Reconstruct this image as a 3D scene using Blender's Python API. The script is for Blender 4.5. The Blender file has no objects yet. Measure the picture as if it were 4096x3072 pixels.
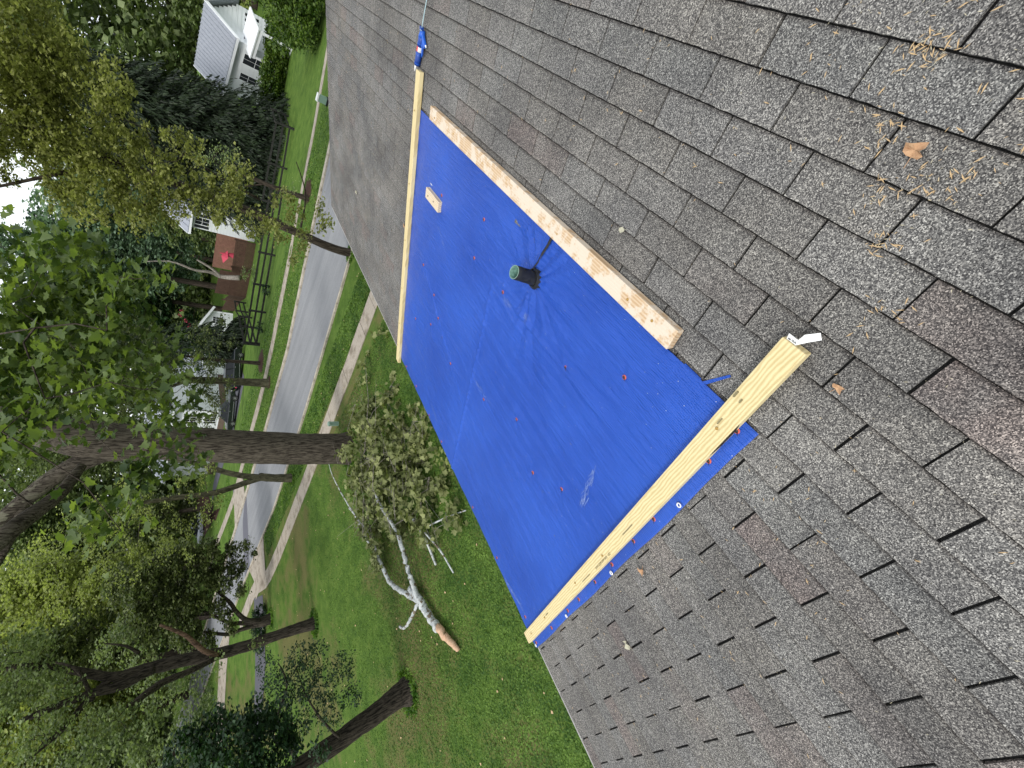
import bpy, bmesh, math, random
import numpy as np
from mathutils import Vector, Matrix

S = bpy.context.scene
COL = S.collection
rnd = random.Random(7)
rng = np.random.default_rng(11)

# ---------------------------------------------------------------- camera
CAMW = np.array([[0.49474040788615986, -0.7189015603299693, -0.4882749997284035],
                 [-0.4561229378125755, -0.6930523290021307, 0.5582386003009359],
                 [-0.7397187265480454, -0.05346976547412988, -0.6707884836327173]])
EYE = np.array([0.0, 0.0, 1.4975])
FPX = 1651.13
cd = bpy.data.cameras.new('camera'); cam = bpy.data.objects.new('camera', cd); COL.objects.link(cam)
cd.sensor_width = 36; cd.lens = 36 * FPX / 4096; cd.clip_start = 0.05; cd.clip_end = 1500
r, u, b = CAMW[:, 0], -CAMW[:, 1], -CAMW[:, 2]
cam.matrix_world = Matrix(((r[0], u[0], b[0], EYE[0]), (r[1], u[1], b[1], EYE[1]), (r[2], u[2], b[2], EYE[2]), (0, 0, 0, 1)))
S.camera = cam

# ---------------------------------------------------------------- world, sun, exposure
w = bpy.data.worlds.new('World'); S.world = w; w.use_nodes = True
nt = w.node_tree; nt.nodes.clear()
wo = nt.nodes.new('ShaderNodeOutputWorld'); bg = nt.nodes.new('ShaderNodeBackground')
sky = nt.nodes.new('ShaderNodeTexSky'); sky.sky_type = 'NISHITA'; sky.sun_disc = False
SUN_EL, SUN_ROT = math.radians(49.5), math.radians(188)
sky.sun_elevation = SUN_EL; sky.sun_rotation = SUN_ROT; sky.air_density = 1; sky.dust_density = 3
tc = nt.nodes.new('ShaderNodeTexCoord'); cl = nt.nodes.new('ShaderNodeTexNoise'); cl.inputs['Scale'].default_value = 2.2
cl.inputs['Detail'].default_value = 5; nt.links.new(tc.outputs['Generated'], cl.inputs['Vector'])
cr = nt.nodes.new('ShaderNodeValToRGB'); cr.color_ramp.elements[0].position = 0.25; cr.color_ramp.elements[0].color = (9.5, 10.2, 11.2, 1)
cr.color_ramp.elements[1].position = 0.7; cr.color_ramp.elements[1].color = (13.5, 13.8, 14.0, 1)
nt.links.new(cl.outputs['Fac'], cr.inputs['Fac'])
mx = nt.nodes.new('ShaderNodeMix'); mx.data_type = 'RGBA'; mx.inputs[0].default_value = 0.82
nt.links.new(sky.outputs[0], mx.inputs[6]); nt.links.new(cr.outputs[0], mx.inputs[7])
nt.links.new(mx.outputs[2], bg.inputs[0]); bg.inputs[1].default_value = 0.10
nt.links.new(bg.outputs[0], wo.inputs[0])
sl = bpy.data.lights.new('sun', 'SUN'); sl.energy = 1.5; sl.angle = math.radians(12); sl.color = (1, 0.97, 0.92)
so = bpy.data.objects.new('sun', sl); COL.objects.link(so)
# light comes from above and slightly behind the camera
so.rotation_euler = Vector((-0.10, -0.72, 0.85)).to_track_quat('Z', 'Y').to_euler()
S.view_settings.view_transform = 'Standard'; S.view_settings.look = 'None'
S.view_settings.exposure = 0.35; S.view_settings.gamma = 1; S.view_settings.use_curve_mapping = False
S.render.engine = 'CYCLES'
S.cycles.max_bounces = 6; S.cycles.diffuse_bounces = 3; S.cycles.transmission_bounces = 4; S.cycles.glossy_bounces = 2
S.cycles.use_denoising = True

# ---------------------------------------------------------------- helpers
V0, U0, TW, EX = 1.6383, 0.4762, .3048, .127
SL = math.radians(18.43); CS, SN = math.cos(SL), math.sin(SL)

def at(px, py, D):
    """point seen in direction (px,py) of the 2212 px wide survey picture, D metres away measured over the ground"""
    v = CAMW @ np.array([(px / .54 - 2048) / FPX, (py / .54 - 1536) / FPX, 1.0])
    return EYE + v * D / math.hypot(v[0], v[1])

def RP(v, uu, h=0.0):
    """roof coordinates: v along the eave, uu up the slope, h above the shingles"""
    return (uu * CS - h * SN, v, uu * SN + h * CS)

def gz(Y):
    return float(np.interp(Y, [-999, 32, 55, 100, 400], [-6.5, -6.5, -8.5, -9.6, -11]))

def mat(name, col, rough=0.7, spec=0.3, metal=0.0):
    m = bpy.data.materials.new(name); m.use_nodes = True
    p = m.node_tree.nodes['Principled BSDF']
    p.inputs['Base Color'].default_value = (*col, 1); p.inputs['Roughness'].default_value = rough
    p.inputs['Specular IOR Level'].default_value = spec; p.inputs['Metallic'].default_value = metal
    return m

class NT:
    """small node builder"""
    def __init__(s, m):
        s.m = m; s.t = m.node_tree; s.p = s.t.nodes['Principled BSDF']
    def n(s, ty, **kw):
        x = s.t.nodes.new('ShaderNode' + ty)
        for k, v in kw.items():
            if k in x.inputs: x.inputs[k].default_value = v
            else: setattr(x, k, v)
        return x
    def l(s, a, b): s.t.links.new(a, b)
    def pos(s): return s.n('NewGeometry').outputs['Position']
    def obj(s): return s.n('TexCoord').outputs['Object']
    def mapping(s, vec, scale=(1, 1, 1), rot=(0, 0, 0)):
        q = s.n('Mapping'); q.inputs['Scale'].default_value = scale; q.inputs['Rotation'].default_value = rot
        s.l(vec, q.inputs['Vector']); return q.outputs[0]
    def noise(s, vec, scale, detail=3, rough=.55):
        q = s.n('TexNoise'); q.inputs['Scale'].default_value = scale; q.inputs['Detail'].default_value = detail
        q.inputs['Roughness'].default_value = rough; s.l(vec, q.inputs['Vector']); return q.outputs['Fac']
    def ramp(s, fac, stops):
        q = s.n('ValToRGB'); e = q.color_ramp.elements
        while len(e) < len(stops): e.new(0.5)
        for i, (p, c) in enumerate(stops):
            e[i].position = p; e[i].color = (*c, 1) if len(c) == 3 else c
        s.l(fac, q.inputs['Fac']); return q.outputs[0]
    def mix(s, fac, a, b, bt='MIX'):
        q = s.n('Mix'); q.data_type = 'RGBA'; q.blend_type = bt
        for i, v in ((0, fac), (6, a), (7, b)):
            if hasattr(v, 'is_output') or hasattr(v, 'links'): s.l(v, q.inputs[i])
            elif i == 0: q.inputs[0].default_value = v
            else: q.inputs[i].default_value = (*v, 1)
        return q.outputs[2]
    def math(s, op, a, b=0.0, clamp=False):
        q = s.n('Math'); q.operation = op; q.use_clamp = clamp
        for i, v in ((0, a), (1, b)):
            if hasattr(v, 'links'): s.l(v, q.inputs[i])
            else: q.inputs[i].default_value = v
        return q.outputs[0]
    def col(s, c): s.l(c, s.p.inputs['Base Color'])
    def bump(s, h, strength=.3, dist=.01):
        q = s.n('Bump'); q.inputs['Strength'].default_value = strength; q.inputs['Distance'].default_value = dist
        s.l(h, q.inputs['Height']); s.l(q.outputs[0], s.p.inputs['Normal']); return q

def tag(o, label=None, cat=None, group=None, kind=None):
    if label: o['label'] = label
    if cat: o['category'] = cat
    if group: o['group'] = group
    if kind: o['kind'] = kind
    return o

def link(name, me, parent=None, m=None, smooth=False):
    if m is not None and not me.materials: me.materials.append(m)
    o = bpy.data.objects.new(name, me); COL.objects.link(o)
    if parent is not None:
        o.parent = parent; o.matrix_parent_inverse = parent_inv(parent)
    if smooth: me.polygons.foreach_set('use_smooth', [True] * len(me.polygons))
    return o

def parent_inv(p):
    # parts are modelled in world coordinates; a part's own matrix stays identity
    return Matrix.Translation(-p.location) if p.parent is None else Matrix.Identity(4)

def empty(name, loc, label=None, cat=None, group=None):
    o = bpy.data.objects.new(name, None); COL.objects.link(o); o.location = loc; o.empty_display_size = .2
    return tag(o, label, cat, group)

class MB:
    def __init__(s): s.v = []; s.f = []
    def add(s, vs, fs):
        n = len(s.v); s.v += [tuple(map(float, p)) for p in vs]; s.f += [tuple(i + n for i in f) for f in fs]; return s
    def hexa(s, c8):
        return s.add(c8, [(0, 3, 2, 1), (4, 5, 6, 7), (0, 1, 5, 4), (1, 2, 6, 5), (2, 3, 7, 6), (3, 0, 4, 7)])
    def box(s, x0, x1, y0, y1, z0, z1):
        return s.hexa([(x0, y0, z0), (x1, y0, z0), (x1, y1, z0), (x0, y1, z0), (x0, y0, z1), (x1, y0, z1), (x1, y1, z1), (x0, y1, z1)])
    def beam(s, a, b, w_, h_, up=(0, 0, 1)):
        a, b = Vector(a), Vector(b); d = (b - a).normalized(); up = Vector(up)
        sd = d.cross(up).normalized() * w_ / 2; uu = sd.cross(d).normalized() * h_ / 2
        return s.hexa([a - sd - uu, a + sd - uu, b + sd - uu, b - sd - uu, a - sd + uu, a + sd + uu, b + sd + uu, b - sd + uu])
    def roofbox(s, v0, v1, u0, u1, h0, h1):
        return s.hexa([RP(v0, u0, h0), RP(v1, u0, h0), RP(v1, u1, h0), RP(v0, u1, h0), RP(v0, u0, h1), RP(v1, u0, h1), RP(v1, u1, h1), RP(v0, u1, h1)])
    def tube(s, pts, rad, n=8, cap=True, wob=0.0, seed=1):
        q = random.Random(seed)
        pts = [Vector(p) for p in pts]; base = len(s.v); k = len(pts)
        ref = Vector((0.3, 0.9, 0.2)).normalized()
        for i, p in enumerate(pts):
            d = (pts[min(i + 1, k - 1)] - pts[max(i - 1, 0)]).normalized()
            a = d.cross(ref)
            if a.length < .05: a = d.cross(Vector((1, 0, 0)))
            a.normalize(); bb = d.cross(a)
            for j in range(n):
                t = 2 * math.pi * j / n; rr = rad[i] * (1 + q.uniform(-wob, wob))
                s.v.append(tuple(p + a * math.cos(t) * rr + bb * math.sin(t) * rr))
        for i in range(k - 1):
            for j in range(n):
                A = base + i * n + j; B = base + i * n + (j + 1) % n
                s.f.append((A, B, B + n, A + n))
        if cap:
            s.f.append(tuple(base + j for j in range(n))[::-1]); s.f.append(tuple(base + (k - 1) * n + j for j in range(n)))
        return s
    def lathe(s, c, prof, n=24, ax=(0, 0, 1)):
        q = Vector(ax).to_track_quat('Z', 'Y'); base = len(s.v)
        for (rr, z) in prof:
            for j in range(n):
                t = 2 * math.pi * j / n
                s.v.append(tuple(Vector(c) + q @ Vector((rr * math.cos(t), rr * math.sin(t), z))))
        for i in range(len(prof) - 1):
            for j in range(n):
                A = base + i * n + j; B = base + i * n + (j + 1) % n
                s.f.append((A, B, B + n, A + n))
        return s
    def mesh(s, name='mesh'):
        me = bpy.data.meshes.new(name); me.from_pydata(s.v, [], s.f); me.update(); return me
    def build(s, name, m, parent=None, smooth=False):
        return link(name, s.mesh(name), parent, m, smooth)

def bevel(o, wd=.004, seg=2):
    q = o.modifiers.new('bevel', 'BEVEL'); q.width = wd; q.segments = seg; q.limit_method = 'ANGLE'; return o

def resample(pts, rad, n):
    """smooth polyline"""
    P = np.array(pts, float); k = len(P); t = np.arange(k); T = np.linspace(0, k - 1, n)
    out = []
    for x in T:
        i = min(int(x), k - 2); f = x - i
        p0 = P[max(i - 1, 0)]; p1 = P[i]; p2 = P[i + 1]; p3 = P[min(i + 2, k - 1)]
        out.append(.5 * ((2 * p1) + (-p0 + p2) * f + (2 * p0 - 5 * p1 + 4 * p2 - p3) * f * f + (-p0 + 3 * p1 - 3 * p2 + p3) * f ** 3))
    return out, list(np.interp(T, t, rad))

# ---- leaf clouds
QUAD = (np.array([[0, 0, 0], [.5, .42, .10], [1, 0, -.06], [.5, -.42, .10]]), [(0, 1, 2, 3)])
BLADE = (np.array([[0, -.5, 0], [0, .5, 0], [1, 0, 0.0]]), [(0, 1, 2)])
NEEDLE = (np.array([[0, -.10, 0], [0, .10, 0], [1, .03, -.1], [1, -.03, -.1]]), [(0, 1, 2, 3)])
_s = [(0, 0), (.10, .22), (-.02, .50), (.28, .40), (.50, .62), (.55, .30), (.78, .22), (1.0, 0)]
SYC = (np.array([[x, y, .25 * abs(y) - .12 * x * x] for x, y in _s] + [[x, -y, .25 * abs(y) - .12 * x * x] for x, y in _s[1:-1]]),
       [(0, 7, 6, 5, 4, 3, 2, 1), (0, 8, 9, 10, 11, 12, 13, 7)])

def leaf_mesh(name, P, size, tmpl, upb=0.5, dirs=None, droop=0.0):
    """P (n,3) positions -> one mesh of n leaves"""
    V, F = tmpl; n = len(P); k = len(V)
    nr = rng.normal(size=(n, 3)); nr /= np.linalg.norm(nr, axis=1)[:, None]
    nr[:, 2] = np.abs(nr[:, 2]); nr = nr * (1 - upb) + np.array([0, 0, upb]); nr /= np.linalg.norm(nr, axis=1)[:, None]
    d = rng.normal(size=(n, 3)) if dirs is None else dirs + rng.normal(size=(n, 3)) * .35
    d[:, 2] -= droop
    d -= nr * (d * nr).sum(1)[:, None] if dirs is None else 0
    d /= np.linalg.norm(d, axis=1)[:, None] + 1e-9
    s2 = np.cross(nr, d); s2 /= np.linalg.norm(s2, axis=1)[:, None] + 1e-9
    n3 = np.cross(d, s2)
    sz = size * rng.uniform(.65, 1.25, n)
    W = (V[None, :, 0, None] * d[:, None] + V[None, :, 1, None] * s2[:, None] + V[None, :, 2, None] * n3[:, None]) * sz[:, None, None] + P[:, None]
    me = bpy.data.meshes.new(name)
    me.vertices.add(n * k); me.vertices.foreach_set('co', W.reshape(-1).astype(np.float32))
    loops = np.concatenate([np.array(f) for f in F]); lens = np.array([len(f) for f in F])
    nl = len(loops)
    LV = (loops[None] + (np.arange(n) * k)[:, None]).reshape(-1).astype(np.int32)
    st = (np.concatenate([[0], np.cumsum(lens)[:-1]])[None] + (np.arange(n) * nl)[:, None]).reshape(-1).astype(np.int32)
    me.loops.add(n * nl); me.loops.foreach_set('vertex_index', LV)
    me.polygons.add(n * len(F)); me.polygons.foreach_set('loop_start', st)
    me.update(calc_edges=True)
    return me

def leaf_mat(name, dark, light, trans=.35, rough=.5, tmix=(1.3, 1.6, .5)):
    m = mat(name, dark, rough, .25); N = NT(m)
    isl = N.n('NewGeometry').outputs['Random Per Island']
    nz = N.noise(N.pos(), .9, 2)
    f = N.math('ADD', N.math('MULTIPLY', isl, .65), N.math('MULTIPLY', N.math('SUBTRACT', nz, .5), 1.3), True)
    c = N.ramp(f, [(.05, dark), (.85, light)])
    N.col(c)
    tr = N.n('BsdfTranslucent'); N.l(N.mix(1.0, c, tmix, 'MULTIPLY'), tr.inputs['Color'])
    ms = N.n('MixShader'); ms.inputs[0].default_value = trans
    N.l(N.p.outputs[0], ms.inputs[1]); N.l(tr.outputs[0], ms.inputs[2])
    N.l(ms.outputs[0], N.t.nodes['Material Output'].inputs['Surface'])
    return m

def bark_mat(name, dark, light, sc=(14, 14, 2.2), bump=.9, dist=.03, patch=None):
    m = mat(name, dark, .9, .15); N = NT(m)
    v = N.mapping(N.pos(), sc)
    a = N.noise(v, 1.0, 6, .65); b_ = N.noise(N.pos(), 1.3, 3)
    c = N.ramp(a, [(.40, dark), (.58, light)])
    c = N.mix(.5, c, N.ramp(b_, [(.3, (.45, .45, .45)), (.7, (1, 1, 1))]), 'MULTIPLY')
    if patch:
        z = N.n('SeparateXYZ'); N.l(N.pos(), z.inputs[0])
        hz = N.math('MULTIPLY', N.math('ADD', z.outputs[2], patch[1]), patch[2], True)
        pn = N.ramp(N.noise(N.mapping(N.pos(), (2.5, 2.5, 1.3)), 1.6, 4), [(.5, (0, 0, 0)), (.54, (1, 1, 1))])
        c = N.mix(N.math('MULTIPLY', pn, hz), c, patch[0])
    N.col(c); N.bump(a, bump, dist)
    return m

def ball(c, r, n, shell=.5):
    """random points in an ellipsoid, biased outwards"""
    d = rng.normal(size=(n, 3)); d /= np.linalg.norm(d, axis=1)[:, None]
    q = rng.uniform(0, 1, n) ** (1 / 3.) ; q = q * (1 - shell) + shell * rng.uniform(.75, 1, n)
    return np.array(c) + d * q[:, None] * np.array(r)

def crown_points(blobs, per_m2, clump, nleaf, seed=0):
    """blobs: list of (centre, radius) ; clumps of leaves spread through them"""
    C = []
    for c, r_ in blobs:
        rr = np.array([r_, r_, r_ * .85]) if np.isscalar(r_) else np.array(r_)
        k = max(3, int(per_m2 * rr[0] * rr[2]))
        C.append(ball(c, rr, k, .35))
    C = np.concatenate(C)
    n = len(C)
    sz = clump * rng.uniform(.5, 1.5, n)
    P = np.repeat(C, nleaf, 0) + rng.normal(size=(n * nleaf, 3)) * np.repeat(sz, nleaf)[:, None] * np.array([.55, .55, .33])
    return P, C

def twigs(mb, C, anchors, every, r0, seed):
    """branch network: every clump centre grows from its nearest neighbour closer to the limbs"""
    q = random.Random(seed); A = np.array(anchors); C = C[::every]
    d = np.array([((A - c) ** 2).sum(1).min() for c in C]); C = C[np.argsort(d)]
    nodes = np.concatenate([A, C]); depth = [0] * len(A); na = len(A)
    for k, c in enumerate(C):
        m_ = na + k; dd = ((nodes[:m_] - c) ** 2).sum(1); j = int(np.argmin(dd)); a = nodes[j]; depth.append(depth[j] + 1)
        L = math.sqrt(dd[j])
        if L > 4: continue
        r1 = r0 * max(.25, .8 ** depth[j]); e = L * .16
        p1 = a * .6 + c * .4 + np.array([q.uniform(-e, e), q.uniform(-e, e), q.uniform(-e, e)])
        mb.tube([a, p1, c], [r1, r1 * .8, r1 * .55], 4, False)

def tree(name, label, cat, trunks, blobs, leafm, barkm, size, tmpl=QUAD, per=6, clump=.5, nleaf=22, tw=6, twr=.03, group=None, seed=1, upb=.5, base=None, wob=.06, sides=12, droop=0.0):
    mb = MB(); anchors = []
    for pts, rad in trunks:
        n = max(6, len(pts) * 5)
        p2, r2 = resample(pts, rad, n)
        mb.tube(p2, r2, sides, True, wob, seed); anchors += [np.array(p) for p in p2[len(p2) // 3:]]
    P, C = crown_points(blobs, per, clump, nleaf)
    if tw: twigs(mb, C, anchors, tw, twr, seed)
    b0 = base if base is not None else trunks[0][0][0]
    root = empty(name, tuple(b0), label, cat, group)
    mb.build('trunk', barkm, root, True)
    me = leaf_mesh('crown', P, size, tmpl, upb, droop=droop); o = link('crown', me, root, leafm); o['kind'] = 'stuff'
    return root, P, C

def conifer(name, label, base, h, rad, leafm, barkm, n, size=.35, group=None, z0=.06, seed=3, cat='tree'):
    base = np.array(base, float); q = np.random.default_rng(seed)
    P = []; D = []
    nb = int(n / 70)
    for i in range(nb):
        t = z0 + (1 - z0) * (q.uniform() ** 1.25); az = q.uniform(0, 2 * math.pi)
        L = rad * (1 - t) ** .85 * q.uniform(.75, 1.1) + .15
        s_ = q.uniform(.15, 1, 70); dx = np.array([math.cos(az), math.sin(az)])
        zz = h * t - s_ ** 2 * L * .38 + s_ * L * .08
        side = q.normal(size=70) * .16 * L * (1.15 - s_)
        pp = np.stack([dx[0] * s_ * L - dx[1] * side, dx[1] * s_ * L + dx[0] * side, zz - np.abs(side) * .5 - q.uniform(0, .25, 70)], 1) + base
        P.append(pp); D.append(np.stack([dx[0] + 0 * s_, dx[1] + 0 * s_, -.9 - .4 * s_], 1))
    P = np.concatenate(P); D = np.concatenate(D)
    root = empty(name, tuple(base), label, cat, group)
    MB().tube([base, base + [0, 0, h * .5], base + [0, 0, h * .98]], [rad * .07 + .05, rad * .04 + .03, .02], 8).build('trunk', barkm, root, True)
    V = (np.array([[0, -.16, 0], [0, .16, 0], [1, .08, -.1], [1, -.08, -.1]]), [(0, 1, 2, 3)])
    me = leaf_mesh('crown', P, size, V, .3, D); o = link('crown', me, root, leafm); o['kind'] = 'stuff'
    return root

# ---------------------------------------------------------------- materials
def N_sep(N, p, i):
    q = N.n('SeparateXYZ'); N.l(p, q.inputs[0]); return q.outputs[i]

def make_grass_mat():
    m = mat('grass_ground', (.05, .1, .02), .9, .1); N = NT(m); p = N.pos()
    big = N.noise(p, .16, 4); mid = N.noise(p, 1.1, 5, .7); fine = N.noise(p, 22, 3, .8)
    c = N.ramp(mid, [(.3, (.050, .100, .018)), (.5, (.090, .160, .030)), (.7, (.135, .205, .045))])
    dry = N.ramp(N.math('ADD', N.math('MULTIPLY', big, .7), N.math('MULTIPLY', mid, .35)), [(.50, (0, 0, 0)), (.60, (1, 1, 1))])
    c = N.mix(N.math('MULTIPLY', N.math('MULTIPLY', dry, .75), N.math('MULTIPLY', N.math('SUBTRACT', 18.5, N_sep(N, p, 1)), .5, True)), c, (.150, .125, .060))
    c = N.mix(.75, c, N.ramp(fine, [(.3, (.35, .4, .3)), (.65, (1.25, 1.2, 1.1))]), 'MULTIPLY')
    N.col(c); N.bump(fine, .8, .05); return m

def make_shingle_mat():
    m = mat('asphalt_shingle', (.1, .1, .1), .95, .15); N = NT(m); p = N.pos()
    v = N.n('TexVoronoi'); v.inputs['Scale'].default_value = 400; v.inputs['Randomness'].default_value = 1
    N.l(p, v.inputs['Vector'])
    sp = N.n('SeparateColor'); N.l(v.outputs['Color'], sp.inputs[0])
    c = N.ramp(sp.outputs[0], [(0, (.034, .033, .034)), (.35, (.085, .084, .084)), (.62, (.165, .162, .156)), (.86, (.270, .263, .248)), (1, (.48, .47, .44))])
    isl = N.n('NewGeometry').outputs['Random Per Island']; ob = N.n('ObjectInfo').outputs['Random']
    rr = N.math('FRACT', N.math('ADD', N.math('MULTIPLY', isl, 7.3), N.math('MULTIPLY', ob, 3.7)))
    tint = N.ramp(rr, [(0, (.90, .92, .94)), (.35, (1.08, 1.08, 1.09)), (.66, (.95, .93, .91)), (.86, (1.0, .98, .97)), (.92, (1.03, .95, .935)), (1, (1.05, .925, .91))])
    c = N.mix(N.ramp(N.noise(p, 7, 3), [(.25, (.35, .35, .35)), (.6, (1, 1, 1))]), c, N.mix(1, c, tint, 'MULTIPLY'))
    # each course lighter at its lower edge, darker along the top; large soft dark patches
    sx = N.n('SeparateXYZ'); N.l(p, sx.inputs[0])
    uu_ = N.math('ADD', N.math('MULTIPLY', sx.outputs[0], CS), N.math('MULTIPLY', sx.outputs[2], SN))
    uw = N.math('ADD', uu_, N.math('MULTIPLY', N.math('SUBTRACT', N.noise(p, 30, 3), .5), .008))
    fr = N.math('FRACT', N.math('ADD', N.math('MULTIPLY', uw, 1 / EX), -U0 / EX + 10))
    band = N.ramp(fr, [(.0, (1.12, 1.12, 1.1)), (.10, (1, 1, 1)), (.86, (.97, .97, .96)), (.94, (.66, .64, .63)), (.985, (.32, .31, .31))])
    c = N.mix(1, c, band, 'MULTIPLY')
    st = N.noise(N.mapping(p, (1.2, .7, 1)), 1.6, 5, .6)
    c = N.mix(1, c, N.ramp(st, [(.34, (.80, .79, .78)), (.62, (1.02, 1.01, 1.0))]), 'MULTIPLY')
    bl = N.noise(p, 2.3, 4)
    c = N.mix(1, c, N.ramp(bl, [(.3, (.78, .78, .79)), (.68, (1.18, 1.17, 1.14))]), 'MULTIPLY')
    # pale scuffed lichen patches far along the roof
    sc = N.noise(N.mapping(p, (1.4, .9, 1)), 1.1, 7, .7)
    sy = N.n('SeparateXYZ'); N.l(p, sy.inputs[0])
    far = N.math('MULTIPLY', N.math('SUBTRACT', sy.outputs[1], 4.2), .6, True)
    c = N.mix(N.math('MULTIPLY', N.ramp(sc, [(.58, (0, 0, 0)), (.66, (1, 1, 1))]), N.math('MULTIPLY', far, .45)), c, (.20, .18, .15))
    N.col(c); N.bump(sp.outputs[0], .6, .002); return m

def make_tarp_mat():
    m = mat('blue_tarp', (.03, .10, .50), .33, .42); N = NT(m); p = N.obj()
    big = N.noise(p, 1.2, 4)
    c = N.ramp(big, [(.3, (.010, .060, .36)), (.7, (.020, .090, .47))])
    sf = N.noise(N.mapping(p, (3, 12, 1), (0, 0, .5)), 1.5, 6, .7)
    c = N.mix(N.math('MULTIPLY', N.ramp(sf, [(.66, (0, 0, 0)), (.80, (1, 1, 1))]), .35), c, (.22, .32, .68))
    sk = N.n('TexVoronoi'); sk.inputs['Scale'].default_value = 22; N.l(p, sk.inputs['Vector'])
    c = N.mix(N.math('LESS_THAN', sk.outputs['Distance'], .045), c, (.45, .5, .62))
    N.col(c)
    # woven ribs running across the sheet and small creases
    wv = N.n('TexWave'); wv.wave_type = 'BANDS'; wv.bands_direction = 'X'; wv.inputs['Scale'].default_value = 30
    wv.inputs['Distortion'].default_value = 7; wv.inputs['Detail'].default_value = 3; wv.inputs['Detail Scale'].default_value = .6
    N.l(p, wv.inputs['Vector'])
    cr_ = N.noise(N.mapping(p, (24, 3.2, 1), (0, 0, .15)), 2.0, 5, .65)
    wt = N.noise(p, 260, 1)
    h = N.math('ADD', N.math('ADD', N.math('MULTIPLY', wv.outputs['Fac'], .16), N.math('MULTIPLY', cr_, 1.5)), N.math('MULTIPLY', wt, .12))
    N.bump(h, 1.0, .010)
    return m

def make_wood(name, dark, light, stain=None, axis='X', rough=.65):
    m = mat(name, light, rough, .25); N = NT(m); p = N.obj()
    sc = {'X': (1.2, 22, 22), 'Y': (22, 1.2, 22)}[axis]
    wv = N.n('TexWave'); wv.bands_direction = 'Y' if axis == 'X' else 'X'; wv.inputs['Scale'].default_value = 22 if axis else 1
    wv.inputs['Distortion'].default_value = 5; wv.inputs['Detail'].default_value = 3; wv.inputs['Detail Scale'].default_value = 1.2
    N.l(N.mapping(p, (.13, 1, 1) if axis == 'X' else (1, .13, 1)), wv.inputs['Vector'])
    g = N.noise(N.mapping(p, sc), 2.2, 5, .6)
    f = N.math('ADD', N.math('MULTIPLY', wv.outputs['Fac'], .55), N.math('MULTIPLY', g, .5))
    c = N.ramp(f, [(.25, dark), (.75, light)])
    if stain:
        s1 = N.noise(N.mapping(p, (3, 3, 3)), 3.2, 6, .7)
        c = N.mix(N.ramp(s1, [(stain[1], (0, 0, 0)), (stain[1] + .08, (1, 1, 1))]), c, stain[0])
    N.col(c); N.bump(f, .25, .003); return m

def speck(name, c0, c1, sc, rough=.9, c2=None, sc2=1.0):
    m = mat(name, c0, rough, .2); N = NT(m); p = N.pos()
    c = N.ramp(N.noise(p, sc, 4, .7), [(.3, c0), (.7, c1)])
    if c2: c = N.mix(N.ramp(N.noise(p, sc2, 5, .65), [(.48, (0, 0, 0)), (.66, (1, 1, 1))]), c, c2)
    N.col(c); N.bump(N.noise(p, sc * 2, 2), .3, .01); return m

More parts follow.
